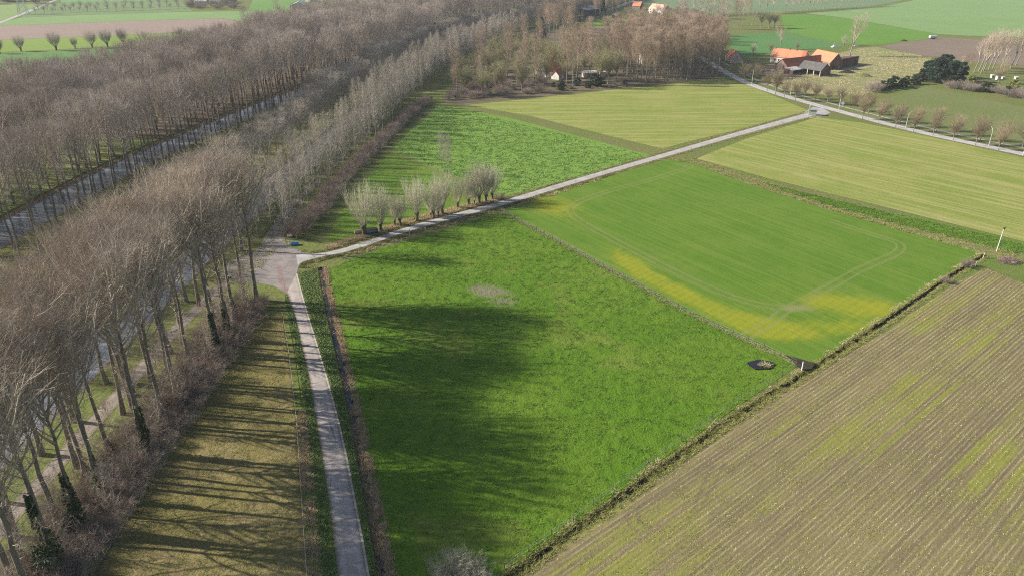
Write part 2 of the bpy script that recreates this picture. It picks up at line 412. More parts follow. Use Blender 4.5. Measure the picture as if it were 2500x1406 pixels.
def bare_s(P, U, V):
    m = 0*U
    for l in ([(1770,1130),(1735,1195),(1700,1260)],[(1745,1135),(1712,1195),(1690,1250)]):
        m = np.maximum(m, sstep(.42, .1, pdist(P, GL(*l)))*.8*(.3+fbm(P[:,0]*1.1, P[:,1]*1.1, 6)))
    for l in ([(1530,1250),(1532,1280),(1560,1300)],[(1558,1245),(1562,1275),(1590,1292)]): m = np.maximum(m, .5*sstep(.5, .2, pdist(P, GL(*l))))
    return m
M_stub = ground_mat("maize_stubble", (.195,.163,.085), (.165,.135,.074), (.185,.175,.05), big=.05, mid=.5, fine=3.2, fine_amt=.6,
                    rows=(SA, .55, .55, (.105,.082,.058)), lines=(SA, .75, .17, (.33,.30,.16), .5), masks=(("green", (.175,.18,.042), 1.9), ("bare", (.115,.09,.06))), bump=.12)
field("stubble_field", (s_b, s_t, s_l, s_r), .32, M_stub, srel, .02, {"green": green_s, "bare": bare_s}, label="brown and yellowish maize stubble field with straight rows", cat="stubble field")

# meadow between the cross road and the main road (right) and the one behind it
RA = ang((1700,388),(2500,590))
M_hay = ground_mat("mown_meadow", (.165,.205,.040), (.215,.225,.060), (.130,.180,.026), big=.03, mid=.2, fine=1.3, fine_amt=.45, rows=(RA, .5, .65, (.28,.265,.11)), bump=.15)
field("mown_meadow", (GL((1700,388),(1880,437),(2150,503),(2350,553),(2500,590),(2800,665)), GL((1995,287),(2100,300),(2250,330),(2500,386),(2800,455)), GL((1700,388),(1820,340),(1995,287)), GL((2800,665),(2800,455))),
      1.2, M_hay, lambda P: .12*fbm(P[:,0]*.5, P[:,1]*.5, 19, 3), .02, label="pale yellow-green mown meadow between the farm track and the main road", cat="meadow")
RB = ang((1200,260),(1900,255))
M_hay2 = ground_mat("mown_meadow_far", (.165,.205,.040), (.21,.225,.058), (.13,.18,.028), big=.03, mid=.2, fine=1.1, fine_amt=.45, rows=(RB, .35, .65, (.27,.255,.10)), bump=.15)
field("mown_meadow", (GL((1145,258),(1300,285),(1430,318),(1618,364)), GL((1145,258),(1300,241),(1480,221),(1640,205),(1765,190),(1832,208),(1900,236),(1972,266)), GL((1145,258),(1144,257.5)), GL((1618,364),(1660,352),(1800,318),(1972,270))),
      1.4, M_hay2, lambda P: .12*fbm(P[:,0]*.5, P[:,1]*.5, 29, 3), .02, label="pale yellow-green meadow in front of the woodland cottages", cat="meadow")
M_beet = ground_mat("green_crop", (.125,.220,.035), (.155,.245,.048), (.095,.185,.026), big=.04, mid=.6, fine=1.5, fine_amt=.5, bump=.25)
field("crop_field", (GL((1235,478),(1320,458),(1450,424),(1585,382)), GL((1068,262),(1110,262),(1250,290),(1585,379)), GL((1235,478),(1180,455),(1110,432),(1030,398),(958,366),(1000,322),(1068,262)), GL((1585,382),(1585,379))),
      .7, M_beet, lambda P: .20*np.clip(fbm(P[:,0]*.9, P[:,1]*.9, 37, 2)-.3, 0, 1), .02, label="fresh green leafy crop field beyond the pollard willows", cat="crop field")
M_wmead = ground_mat("willow_meadow", (.085,.165,.016), (.115,.175,.024), (.10,.115,.03), big=.06, mid=.4, fine=2, bump=.2)
field("meadow", (GL((790,592),(850,582),(1000,546),(1120,515),(1228,483)), GL((950,372),(1030,404),(1110,440),(1228,480)), GL((790,592),(880,455),(950,372)), GL((1228,483),(1228,480))),
      .6, M_wmead, lambda P: .2*fbm(P[:,0]*.8, P[:,1]*.8, 47, 3), .02, label="small green meadow between the brown scrub hedge and the pollard willows", cat="meadow")
# dry grass plot between the near poplars and the road
M_plot = ground_mat("dry_lawn", (.185,.155,.058), (.225,.18,.085), (.135,.130,.035), big=.09, mid=.6, fine=2.6, fine_amt=.5, bump=.18)
field("grass_plot", (np.vstack([[[-54.4,50.0],[-20.0,50.0]]]), GL((642,772),(688,766)), np.vstack([[[-54.4,50.0]], GL((232,1400),(400,1130),(500,972),(600,822),(642,772))]), np.vstack([[[-20.,50.0]], GL((748,1400),(735,1200),(722,1010),(705,870),(688,766))])),
      .35, M_plot, lambda P: .17*fbm(P[:,0]*1.1, P[:,1]*1.1, 57, 3), .02, label="fenced plot of dry yellowish grass between the near poplars and the road", cat="lawn")

# flat far parcels
def far(name, pts, cols, label, cat, z=.02, rows=None, big=.015, fine=.5, famt=.3):
    m = ground_mat(name+"_soil", *cols, big=big, mid=.08, fine=fine, fine_amt=famt, rows=rows, bump=.15)
    sheet(name, GL(*pts), m, z, label=label, cat=cat, kind="structure")
GREEN, PALE, DULL, BROWN = ((.09,.19,.025),(.105,.20,.03),(.08,.17,.022)), ((.15,.24,.085),(.165,.25,.095),(.14,.22,.075)), ((.12,.155,.055),(.14,.16,.065),(.155,.15,.07)), ((.17,.13,.10),(.19,.15,.115),(.155,.12,.09))
far("meadow", [(2060,280),(2130,250),(2262,212),(2330,226),(2420,246),(2600,285),(2800,330),(2800,440),(2500,368),(2250,318)], ((.115,.145,.045),(.13,.15,.055),(.15,.145,.06)), "dull green meadow behind the lamp-lit avenue on the right", "meadow")
far("rough_pasture", [(1850,205),(1880,170),(2100,118),(2140,115),(2200,128),(2275,142),(2262,150),(2250,190),(2100,235),(1990,232)], ((.175,.19,.075),(.22,.205,.10),(.13,.165,.05)), "tufted straw-coloured rough pasture around the farm", "pasture", rows=(RA, .2, .5, (.27,.235,.13)), fine=.7, famt=.5)
far("ploughed_field", [(2150,114),(2290,92),(2370,97),(2500,104),(2800,125),(2800,185),(2500,163),(2380,152),(2277,141),(2200,127)], BROWN, "ploughed brown field beside the leaning poplars", "ploughed field", rows=(RA, .35, .5, (.13,.10,.075)))
far("wheat_field", [(1908,38),(1960,36),(2010,40),(2060,45),(2290,84),(2280,95),(2130,110),(2075,108),(1990,95),(1915,78)], GREEN, "vivid green field crossed by the tall lone poplar", "field")
far("meadow", [(1783,86),(1900,80),(1916,80),(1990,97),(2072,110),(2030,116),(1990,118),(1860,135),(1785,140)], ((.075,.165,.05),(.085,.17,.055),(.065,.15,.04)), "bluish green meadow behind the white farmhouse", "meadow")
far("crop_field", [(1965,33),(2150,18),(2300,-12),(2700,-15),(2800,60),(2800,100),(2500,90),(2360,88),(2292,84),(2060,44)], PALE, "large pale green field in the top right corner", "field", rows=(RB, .1, .3, (.12,.20,.065)))
far("crop_field", [(1560,10),(1700,33),(1900,31),(2120,17),(2300,-16),(2350,-50),(1500,-50)], ((.115,.175,.085),(.13,.185,.095),(.11,.165,.08)), "grey-green field behind the row of leaning roadside trees", "field")
far("ploughed_field", [(1392,96),(1405,68),(1465,66),(1490,72),(1520,64),(1550,62),(1545,90),(1480,100)], BROWN, "small ploughed patch behind the woodland cottages", "ploughed field", rows=(RB, .3, .6, (.12,.09,.07)))
far("lawn", [(1424,64),(1430,56),(1465,55),(1468,65)], GREEN, "small dark green lawn beside the barn in the trees", "lawn")
far("lawn", [(1500,58),(1512,48),(1530,50),(1542,58)], ((.11,.19,.04),(.13,.2,.05),(.1,.17,.03)), "small bright lawn at the head of the pale-trunked avenue", "lawn")
far("meadow", [(-420,235),(0,172),(120,160),(330,128),(520,96),(480,92),(300,115),(150,124),(0,131),(-420,150)], ((.095,.185,.05),(.105,.19,.055),(.085,.17,.04)), "green meadow at the outer edge of the left tree belt", "meadow")
far("meadow", [(-420,145),(0,128),(150,121),(300,112),(420,96),(480,82),(380,83),(0,99),(-420,117)], ((.15,.22,.04),(.165,.23,.05),(.14,.20,.035)), "yellow-green meadow behind the scattered far pollards", "meadow")
far("ploughed_field", [(-420,116),(0,98.5),(380,82.5),(560,72),(600,58),(545,46),(420,49),(0,64),(-420,80)], ((.25,.19,.16),(.235,.18,.15),(.21,.165,.14)), "pinkish brown ploughed strip on the far left", "ploughed field", rows=(RB, .15, .4, (.21,.155,.125)))
far("crop_field", [(-420,79),(0,63.5),(420,48.5),(545,45.5),(605,56),(640,30),(600,28),(420,30.5),(200,38),(50,44),(0,56),(-420,60)], PALE, "pale green strip behind the far ploughed field", "field")
far("meadow", [(50,43.5),(200,37.5),(420,30),(470,28),(440,2),(150,8),(110,12),(85,20)], ((.125,.18,.075),(.14,.19,.085),(.115,.165,.065)), "grassy orchard strip under the far rows of small trees", "meadow")
far("crop_field", [(0,52),(40,38),(70,26),(100,12),(0,12),(-420,20),(-420,70)], ((.16,.23,.075),(.175,.24,.085),(.15,.22,.07)), "pale green field left of the far straight road", "field")
far("crop_field", [(150,7.5),(440,1.5),(720,0),(800,-30),(130,-40)], ((.12,.23,.085),(.13,.24,.09),(.11,.21,.08)), "bright green far field behind the dark thicket", "field")
far("meadow", [(605,29),(640,30),(720,25),(800,-2),(620,-5)], ((.11,.21,.05),(.12,.22,.055),(.1,.19,.045)), "green grass beside the far blue barn", "meadow", z=.026)
# bright grass band and rough verge between wheat and mown meadow
M_bright = ground_mat("lush_grass", (.075,.165,.022), (.105,.185,.03), (.055,.13,.017), big=.08, mid=.5, fine=1.6, bump=.25)
sheet("grass_strip", GL((1870,448),(2000,480),(2150,515),(2300,548),(2500,596),(2800,672),(2800,700),(2500,622),(2300,575),(2150,537),(2000,497),(1890,462)), M_bright, .028, label="lush green grass strip along the mown meadow", cat="grass", kind="structure")
M_verge = ground_mat("verge_grass", (.15,.165,.055), (.185,.175,.075), (.115,.13,.04), big=.08, mid=.5, fine=1.4, fine_amt=.7, bump=.35)
vr = np.vstack([GL((1640,388),(1700,387),(1875,447),(2000,497),(2150,537),(2300,575),(2500,622),(2800,700))]); vl = np.vstack([GL((1636,391),(1694,400),(1800,441),(2000,506),(2250,578),(2394,619),(2560,668),(2800,745))])
V, F = (lambda a, b: strip_mesh([resample(a, 160), resample(a, 160)*.5+resample(b, 160)*.5, resample(b, 160)], [.02, .22, .02]))(vr, vl)
tag(obj("verge", mesh("verge", V, [F], [M_verge], smooth=True)), "rough tufted grass verge between the wheat and the mown meadow", "verge", kind="structure")
sheet("garden_lawn", GL((2412,655),(2380,640),(2420,622),(2560,668),(2800,745),(2800,822),(2505,690)), ground_mat("back_lawn", (.105,.15,.03), (.125,.155,.04), (.09,.125,.025), big=.1, mid=.5, fine=2, bump=.15), .026, label="short olive grass corner beside the brushwood heap", cat="lawn", kind="structure")

# ------------------------------------------------------------------ roads and paths
def conc_mat(name, a, b, joint=None):
    n = N(name); f = n.noise(.35, 6, .65); g = n.noise(3.5, 4, .7)
    c = n.mix(n.range(f, .35, .65), a, b); c = n.mix(n.range(g, .5, .75, 0, .5), c, tuple(x*.6 for x in a)); c = n.mix(n.range(n.noise(.12, 7, .75), .54, .66, 0, .55), c, tuple(x*.62 for x in a))
    e = n.attr("edge"); e2 = n.math('ADD', e, n.math('MULTIPLY', n.noise(.9, 4, .7), .7))
    c = n.mix(n.range(e2, 1.02, 1.32, 0, .85), c, (.15,.13,.075))                     # mud and grass creeping in from the verges
    c = n.mix(n.range(n.math('ABSOLUTE', n.math('SUBTRACT', e, .48)), .22, .0, 0, .22), c, tuple(min(1, x*1.35) for x in b))   # worn wheel paths
    v = n.nd("ShaderNodeTexVoronoi", feature='DISTANCE_TO_EDGE'); n.ln(n.mapped(0, (.22, .22, 1)), v.inputs["Vector"]); v.inputs["Scale"].default_value = 1.0
    c = n.mix(n.math('MULTIPLY', n.range(v.outputs["Distance"], .022, .0), .55), c, tuple(x*.35 for x in a))   # cracks
    n.bump(g, .02); return n.done(c, .9, .12)
M_road = conc_mat("worn_concrete", (.27,.235,.21), (.345,.305,.28)); M_track = conc_mat("farm_track_concrete", (.27,.255,.25), (.35,.33,.32)); M_asph = conc_mat("old_asphalt", (.175,.155,.145), (.235,.21,.195))
M_edge = conc_mat("pale_road_edge", (.33,.30,.27), (.42,.38,.34)); M_red = conc_mat("red_paving", (.19,.135,.12), (.23,.175,.16))
def road(name, L, R, mat, z, label, n=120, cat="road", kind="structure"):
    L, R = resample(L, n), resample(R, n); mid = (L+R)/2
    V, F = strip_mesh([R, mid, L], [z, z+.03, z])
    a, b, c = V[F[0,0]], V[F[0,1]], V[F[0,2]]
    if (b[0]-a[0])*(c[1]-a[1])-(b[1]-a[1])*(c[0]-a[0]) < 0: F = F[:, ::-1]
    return tag(obj(name, mesh(name, V, [F], [mat], attrs={'edge': np.repeat([1., 0., 1.], n)})), label, cat, kind=kind)
rl = smooth_line(np.vstack([[[-13.6,40.]], GL((825,1400),(802,1215),(778,1060),(757,935),(738,850),(715,752),(700,716))]), 1)
rr = smooth_line(np.vstack([[[-9.6,40.]], GL((900,1400),(868,1230),(838,1075),(806,950),(776,850),(752,770),(736,716),(724,668))]), 1)
road("road", rl, rr, M_road, .04, "worn concrete lane striped with long tree shadows")
V, F = strip_mesh([offset(resample(rr, 120), .16), offset(resample(rr, 120), -.16)], [.056, .056]); 
tag(obj("road_edge", mesh("road_edge", V, [F], [M_edge])), "pale weathered edge line along the pasture side of the lane", "road edge", kind="structure")
sheet("road_junction", GL((724,668),(733,643),(762,624),(736,612),(704,604),(694,588),(706,556),(738,492),(716,484),(690,512),(655,566),(628,612),(560,640),(540,668),(560,688),(622,690),(668,698),(700,716),(716,752),(736,716)), M_asph, .036, label="broad grey asphalt junction beside the near poplars", cat="road", kind="structure")
sheet("red_paving", GL((676,652),(684,648),(694,684),(706,716),(722,760),(716,762),(700,716),(680,690)), M_red, .045, label="strip of reddish paving across the junction mouth", cat="paving", kind="structure")
M_path = conc_mat("old_path", (.17,.145,.12), (.235,.205,.175))
pc = smooth_line(np.vstack([[[-71.5,20.]], [[-72.2,80.],[-71.5,118.],[-71.5,140.],[-69,160.],[-67.5,175.]]]), 2)
road("cycle_path", offset(pc, 1.5), offset(pc, -1.5), M_path, .028, "concrete cycle path winding under the near poplars", cat="path")
pc2 = np.vstack([[[-66.2,205.],[-66.8,232.]], offset(C2R, -6.0)[24:44]])
road("cycle_path", offset(pc2, 1.2), offset(pc2, -1.2), ground_mat("mossy_path", (.17,.155,.11), (.14,.14,.08), (.11,.115,.05), big=.1, mid=.4, fine=2, bump=.1), .028, "mossy path under the slender trees on the canal bank", cat="path")
cu = smooth_line(GL((722,616),(775,622),(860,601),(1000,551.5),(1120,519),(1240,487),(1400,438),(1640,369),(1800,322),(1985,272)), 1)
cl = smooth_line(GL((728,655),(735,642),(762,633),(860,614),(1000,565),(1120,532),(1240,500),(1400,450),(1640,380),(1810,331),(1990,283)), 1)
road("farm_track", cu, cl, M_track, .05, "narrow pale concrete track crossing between the fields", n=200)
mr = smooth_line(GL((1640,108),(1720,146),(1762,172),(1812,199),(1873,222),(1935,241),(2050,273),(2250,325),(2500,377),(2800,440)), 2)
road("main_road", offset(mr, 3.1), offset(mr, -3.1), conc_mat("pale_road", (.31,.295,.295), (.39,.37,.365)), .045, "pale country road lined with small bare trees and street lamps", n=200)
mc = offset(mr, 9.5)
road("cycle_path", offset(mc, .9), offset(mc, -.9), conc_mat("cycle_path_paving", (.28,.26,.235), (.33,.31,.28)), .04, "pale cycle path running behind the right-hand avenue trees", n=200, cat="path")
sheet("road_junction", GL((1975,290),(1955,280),(1985,262),(2010,266),(2028,276),(2008,284)), M_track, .034, label="pale paved mouth of the track beside the bus shelter", cat="road", kind="structure")
fr = GL((-200,135),(-60,78),(0,56),(55,35),(112,11),(150,-5)); road("road", offset(fr, 3), offset(fr, -3), M_track, .05, "straight pale road in the far top left corner", n=30)
sheet("farm_yard", GL((1850,178),(1875,158),(1905,152),(1940,168),(1960,186),(1935,196),(1895,197)), ground_mat("yard_earth", (.15,.12,.085), (.20,.165,.11), (.12,.115,.05), big=.05, mid=.2, fine=.8), .026, label="trodden earth yard in front of the farm buildings", cat="yard", kind="structure")
sheet("farm_yard", GL((2040,176),(2065,166),(2110,161),(2125,163),(2080,176)), ground_mat("sand_track", (.30,.25,.15), (.36,.3,.19), (.22,.2,.1), big=.05, mid=.2, fine=.8), .03, label="sandy wheel track beside the brick barn", cat="track", kind="structure")
# woodland floor under the near poplars, the wood and the cottages
M_floor = ground_mat("leaf_litter", (.115,.085,.06), (.14,.105,.075), (.10,.105,.035), big=.08, mid=.4, fine=2.0, bump=.2)
sheet("woodland_floor", np.vstack([[[-63.5,45.]], [[-54.8,45.]], GL((232,1400),(400,1130),(500,972),(600,822),(645,765)), [[-58,149.],[-63,149.]]]), M_floor, .026, label="leaf-strewn floor under the undergrowth of the near poplars", cat="woodland floor", kind="structure")
sheet("woodland_floor", GL((1075,252),(1145,256),(1300,240),(1480,220),(1640,203),(1765,188),(1772,172),(1740,120),(1600,72),(1420,70),(1280,82),(1150,140)), ground_mat("litter_far", (.125,.10,.065), (.15,.12,.085), (.10,.105,.04), big=.05, mid=.15, fine=.8), .022, label="brown leaf litter under the woodland around the cottages", cat="woodland floor", kind="structure")
sheet("tree_belt_floor", np.vstack([offset(C1L, .2)[18:52], offset(C1L, 45)[18:52][::-1]]), M_floor, .016, label="shaded leafy floor under the wide poplar belt on the left", cat="woodland floor", kind="structure")

M_belt = ground_mat("belt_grass", (.150,.160,.048), (.19,.175,.065), (.125,.165,.030), big=.06, mid=.35, fine=1.6, bump=.2)
for lab_, a_, b_ in (("olive brown grass of the strip between the two canals", offset(C1R, -.4), offset(C2L, .4)), ("olive brown grass of the bank between the near canal and the scrub hedge", offset(C2R, -.4)[20:46], offset(C2R, -19)[20:46])):
    a_, b_ = resample(a_, 160), resample(b_, 160); V, F = strip_mesh([a_, a_*.5+b_*.5, b_], [.018, .022, .018]); tag(obj("bank_grass", mesh("bank_grass", V, [F], [M_belt])), lab_, "grass", kind="structure")
# ------------------------------------------------------------------ bare trees, grown branch by branch
def unit(v): return v/np.maximum(1e-9, np.linalg.norm(v, axis=-1, keepdims=True))
def tubes(B, segs, sides, tip=.35):
    """B: dict of bezier branches -> vertices and faces of tapered tubes"""
    P0, P1, P2, R = B['p0'], B['p1'], B['p2'], B['r']; n = len(P0)
    t = np.linspace(0, 1, segs+1)[None, :, None]
    ctr = (1-t)**2*P0[:,None] + 2*t*(1-t)*P1[:,None] + t*t*P2[:,None]
    tan = unit(2*(1-t)*(P1-P0)[:,None] + 2*t*(P2-P1)[:,None])
    ref = np.where(np.abs(tan[...,2:3]) > .9, np.array([1.,0,0]), np.array([0,0,1.])); a = unit(np.cross(tan, ref)); b = np.cross(tan, a)
    rad = R[:,None,None]*(1-(1-tip)*t)
    ph = np.arange(sides)*2*math.pi/sides
    V = ctr[:,:,None] + rad[...,None]*(a[:,:,None]*np.cos(ph)[None,None,:,None] + b[:,:,None]*np.sin(ph)[None,None,:,None])
    base = (np.arange(n)*(segs+1)*sides)[:,None,None]; s = (np.arange(segs)*sides)[None,:,None]; k = np.arange(sides)[None,None,:]; k2 = (k+1) % sides
    F = np.stack([base+s+k, base+s+k2, base+s+sides+k2, base+s+sides+k], -1).reshape(-1, 4)
    return V.reshape(-1, 3), F
def grow(g, B, n, t0, t1, length, angle, spread, up, rr, droop=0.0):
    """n children on every branch of B"""
    m = len(B['p0']); idx = np.repeat(np.arange(m), n)
    t = np.clip(np.tile(np.linspace(t0, t1, n), m) + g.uniform(-.5, .5, m*n)*(t1-t0)/max(1, n), t0*.8, 1)[:,None]
    p0, p1, p2 = B['p0'][idx], B['p1'][idx], B['p2'][idx]
    base = (1-t)**2*p0 + 2*t*(1-t)*p1 + t*t*p2; tan = unit(2*(1-t)*(p1-p0) + 2*t*(p2-p1))
    r = g.normal(size=(m*n, 3)); perp = unit(r - (r*tan).sum(1, keepdims=True)*tan)
    an = np.radians(angle + g.normal(size=(m*n, 1))*spread)
    d = unit(tan*np.cos(an) + perp*np.sin(an))
    L = (B['len'][idx]*length)[:,None]*(1.15-.65*t)*g.uniform(.6, 1.3, (m*n, 1)) if length < 10 else np.full((m*n, 1), length-10)*g.uniform(.55, 1.35, (m*n, 1))
    tip = base + d*L + np.array([0,0,1.])*(up*L) - np.array([0,0,1.])*droop*L
    ctrl = base + d*L*.5
    pr = B['r'][idx]*(1-.65*t[:,0])
    return dict(p0=base, p1=ctrl, p2=tip, r=np.minimum(pr*.8, np.maximum(rr[0], rr[1]*L[:,0])), len=np.linalg.norm(tip-base, axis=1))
def stack(parts):
    V = []; F = []; n = 0
    for v, f in parts: V.append(v); F.append(f+n); n += len(v)
    return np.vstack(V), np.vstack(F)
def stem(g, H, r, lean=(0, 0), wob=.25, segs=9, sides=9, top=.12, flare=1.5, z0=-.15):
    z = np.linspace(0, 1, segs+1); x = lean[0]*z**1.4 + wob*np.cumsum(g.normal(size=segs+1))*.35; y = lean[1]*z**1.4 + wob*np.cumsum(g.normal(size=segs+1))*.35
    x -= x[0]; y -= y[0]
    ctr = np.column_stack([x, y, z0+(H-z0)*z]); rad = r*(1-(1-top)*z); rad[0] *= flare
    ph = np.arange(sides)*2*math.pi/sides
    V = ctr[:,None] + rad[:,None,None]*np.stack([np.cos(ph), np.sin(ph), 0*ph], -1)[None]
    s = (np.arange(segs)*sides)[:,None]; k = np.arange(sides)[None]; k2 = (k+1) % sides
    F = np.stack([s+k, s+k2, s+sides+k2, s+sides+k], -1).reshape(-1, 4)
    return ctr, rad, V.reshape(-1, 3), F
def on_stem(ctr, t):
    q = np.linspace(0, 1, len(ctr)); return np.stack([np.interp(t, q, ctr[:,i]) for i in range(3)], 1)

def poplar(seed, H=30, r=.42, t0=.24, crad=5.2, n1=44, n2=9, n3=9, twig=1.15, rise=1.7, lean=(0, 0), wob=.3, tr=.014, prof=None, split=.55, lr=(.016, .0105), low=0):
    """ascending limbs all along a straight stem; returns (trunk V,F), (crown V,F)"""
    g = np.random.default_rng(seed)
    ctr, rad, tv, tf = stem(g, H*.97, r, lean, wob)
    k = int(len(ctr)*split); sd = 9                                   # trunk = lower stem; the thin upper stem belongs to the crown
    cut = k*sd; F_low = tf[:cut]; F_up = tf[cut:]
    t = np.sort(t0 + (1-t0)*np.linspace(0, .98, n1)**.9) + g.uniform(-.01, .01, n1); t = np.clip(t, t0, .985)
    ph = np.arange(n1)*2.39996 + g.uniform(-.6, .6, n1)
    s = (t-t0)/(1-t0)
    pf = prof(s) if prof else np.clip(.72+.9*s-1.55*s**2.3, .06, 1)
    rr = crad*pf*g.uniform(.55, 1.15, n1); p0 = on_stem(ctr, t)
    dh = np.minimum(rr*rise*g.uniform(.8, 1.25, n1)*(.75+.5*s) + .6, np.maximum(H*1.01-p0[:,2], .8))
    o = np.stack([np.cos(ph), np.sin(ph)], 1)
    p2 = np.column_stack([p0[:,:2]+o*rr[:,None], p0[:,2]+dh]); p1 = np.column_stack([p0[:,:2]+o*(rr*.62)[:,None], p0[:,2]+dh*.30])
    B1 = dict(p0=p0, p1=p1, p2=p2, r=np.clip(lr[0]+lr[1]*np.linalg.norm(p2-p0, axis=1), .02, r*.5), len=np.linalg.norm(p2-p0, axis=1))
    B2 = grow(g, B1, n2, .22, .98, .42, 36, 12, .22, (.016, .010))
    B3 = grow(g, B2, n3, .12, 1.0, 10+twig, 38, 16, .18, (tr, .0))
    B3b = grow(g, B1, n3, .35, 1.0, 10+twig, 40, 16, .2, (tr, .0))
    crown = stack([tubes(B1, 4, 4, .3), tubes(B2, 2, 3, .4), tubes(B3, 1, 3, .45), tubes(B3b, 1, 3, .45)])
    if low:                                                           # thin side shoots on the bare lower stem
        t = g.uniform(.10, t0, low); ph = g.uniform(0, 6.28, low); rr = g.uniform(.9, 3.4, low); p0 = on_stem(ctr, t); o = np.stack([np.cos(ph), np.sin(ph)], 1)
        p2 = np.column_stack([p0[:,:2]+o*rr[:,None], p0[:,2]+rr*g.uniform(.1, 1.0, low)]); L0 = dict(p0=p0, p1=p0+(p2-p0)*np.array([.5, .5, .2]), p2=p2, r=.014+.009*rr, len=np.linalg.norm(p2-p0, axis=1))
        L1 = grow(g, L0, 6, .2, 1., .45, 42, 14, .15, (.012, .008)); L2 = grow(g, L1, 4, .2, 1., 10.6, 42, 16, .1, (.011, 0))
        crown = stack([crown, tubes(L0, 3, 4, .4), tubes(L1, 1, 3, .4), tubes(L2, 1, 3, .5)])
    ub = tv[cut:].copy(); crown = stack([crown, (ub, F_up-cut)])
    return (tv[:cut+sd], F_low), crown
def ball_tree(seed, H=9.5, th=3.0, r=.17, crad=3.0, n1=20, n2=10, n3=10, twig=.8, tr=.013, lean=(0, 0), flat=.75, up=.25):
    """short trunk, rounded crown of spreading limbs"""
    g = np.random.default_rng(seed)
    ctr, rad, tv, tf = stem(g, th, r, lean, .12, 4, 8, .75)
    top = ctr[-1]; ch = H-th
    z = g.uniform(-.35, 1, n1); z[:3] = (.9, .8, .95); ph = np.arange(n1)*2.39996
    rad2 = np.sqrt(np.clip(1-z*z*.9, .05, 1))
    p2 = top + np.column_stack([np.cos(ph)*rad2*crad, np.sin(ph)*rad2*crad, ch*(.36+.62*z*flat+.1)])*g.uniform(.75, 1.1, (n1, 1))
    p0 = np.tile(top, (n1, 1)) - np.column_stack([np.zeros(n1), np.zeros(n1), g.uniform(0, th*.3, n1)])
    p1 = p0 + (p2-p0)*np.array([.35, .35, .7])
    B1 = dict(p0=p0, p1=p1, p2=p2, r=np.full(n1, r*.42), len=np.linalg.norm(p2-p0, axis=1))
    B2 = grow(g, B1, n2, .25, 1., .42, 42, 14, up, (.014, .011)); B3 = grow(g, B2, n3, .15, 1., 10+twig, 42, 18, up, (tr, 0.))
    return (tv, tf), stack([tubes(B1, 3, 4, .3), tubes(B2, 2, 3, .4), tubes(B3, 1, 3, .45)])
def vase_tree(seed, H=21, th=8, r=.33, crad=4.5, n1=7, lean=(2.5, 0), n2=11, n3=9, twig=1.1, tr=.016):
    """clean leaning stem splitting into a few long upswept limbs"""
    g = np.random.default_rng(seed)
    ctr, rad, tv, tf = stem(g, th, r, (lean[0]*th/H, lean[1]*th/H), .2, 6, 8, .7)
    ph = np.arange(n1)*2.39996; top = ctr[-1]
    rr = crad*g.uniform(.45, 1.05, n1); hh = (H-th)*g.uniform(.75, 1.02, n1)
    p2 = top + np.column_stack([np.cos(ph)*rr + lean[0]*.7, np.sin(ph)*rr + lean[1]*.7, hh]); p0 = np.tile(top, (n1, 1)) - np.column_stack([0*ph, 0*ph, g.uniform(0, th*.25, n1)])
    p1 = p0 + np.column_stack([np.cos(ph)*rr*.55, np.sin(ph)*rr*.55, hh*.42])
    B1 = dict(p0=p0, p1=p1, p2=p2, r=np.full(n1, r*.5), len=np.linalg.norm(p2-p0, axis=1))
    B2 = grow(g, B1, n2, .3, 1., .36, 40, 12, .2, (.02, .011)); B3 = grow(g, B2, n3, .2, 1., 10+twig*1.4, 40, 16, .15, (tr, .004)); B4 = grow(g, B3, 3, .3, 1., 10+twig*.7, 40, 16, .1, (tr*.8, 0))
    return (tv, tf), stack([tubes(B1, 4, 5, .3), tubes(B2, 2, 3, .4), tubes(B3, 1, 3, .5), tubes(B4, 1, 3, .5)])
def pollard(seed, th=2.8, r=.5, H=10, crad=3.4, n1=46, n3=8, twig=.9, tr=.016):
    """thick knobbly trunk with a head of straight upright rods"""
    g = np.random.default_rng(seed)
    z = np.array([-.15, .3, .9, 1.6, 2.2, 2.6, 2.85, 3.0])/3*th; rd = np.array([1.25, 1.0, .86, .85, 1.05, 1.35, 1.2, .5])*r; sd = 11
    ph = np.arange(sd)*2*math.pi/sd
    V = np.vstack([np.column_stack([np.cos(ph)*q*g.uniform(.8, 1.2, sd)+.12*math.sin(zz*1.3+seed), np.sin(ph)*q*g.uniform(.8, 1.2, sd), np.full(sd, zz)]) for zz, q in zip(z, rd)])
    s = (np.arange(len(z)-1)*sd)[:,None]; k = np.arange(sd)[None]; k2 = (k+1) % sd
    F = np.stack([s+k, s+k2, s+sd+k2, s+sd+k], -1).reshape(-1, 4)
    F = np.vstack([F, [[(len(z)-1)*sd+i for i in (0, 3, 6, 9)]]])
    a = g.uniform(0, 2*math.pi, n1); q = np.sqrt(g.uniform(0, 1, n1)); b = np.column_stack([np.cos(a)*q*r*1.1, np.sin(a)*q*r*1.1, th*(.86+.12*(1-q))])
    L = (H-th)*g.uniform(.65, 1.05, n1); o = q*crad*g.uniform(.6, 1.1, n1)
    p2 = b + np.column_stack([np.cos(a)*o, np.sin(a)*o, L*np.sqrt(np.clip(1-(o/(H-th))**2, .2, 1))])
    p1 = b + (p2-b)*np.column_stack([np.full(n1, .62), np.full(n1, .62), np.full(n1, .38)])
    B1 = dict(p0=b, p1=p1, p2=p2, r=g.uniform(.03, .06, n1), len=L)
    B2 = grow(g, B1, n3, .3, 1., .28, 24, 10, .25, (tr, .004)); B3 = grow(g, B2, 4, .2, 1., 10+twig, 26, 12, .2, (tr*.8, 0))
    return (V, F), stack([tubes(B1, 4, 4, .25), tubes(B2, 1, 3, .45), tubes(B3, 1, 3, .45)])
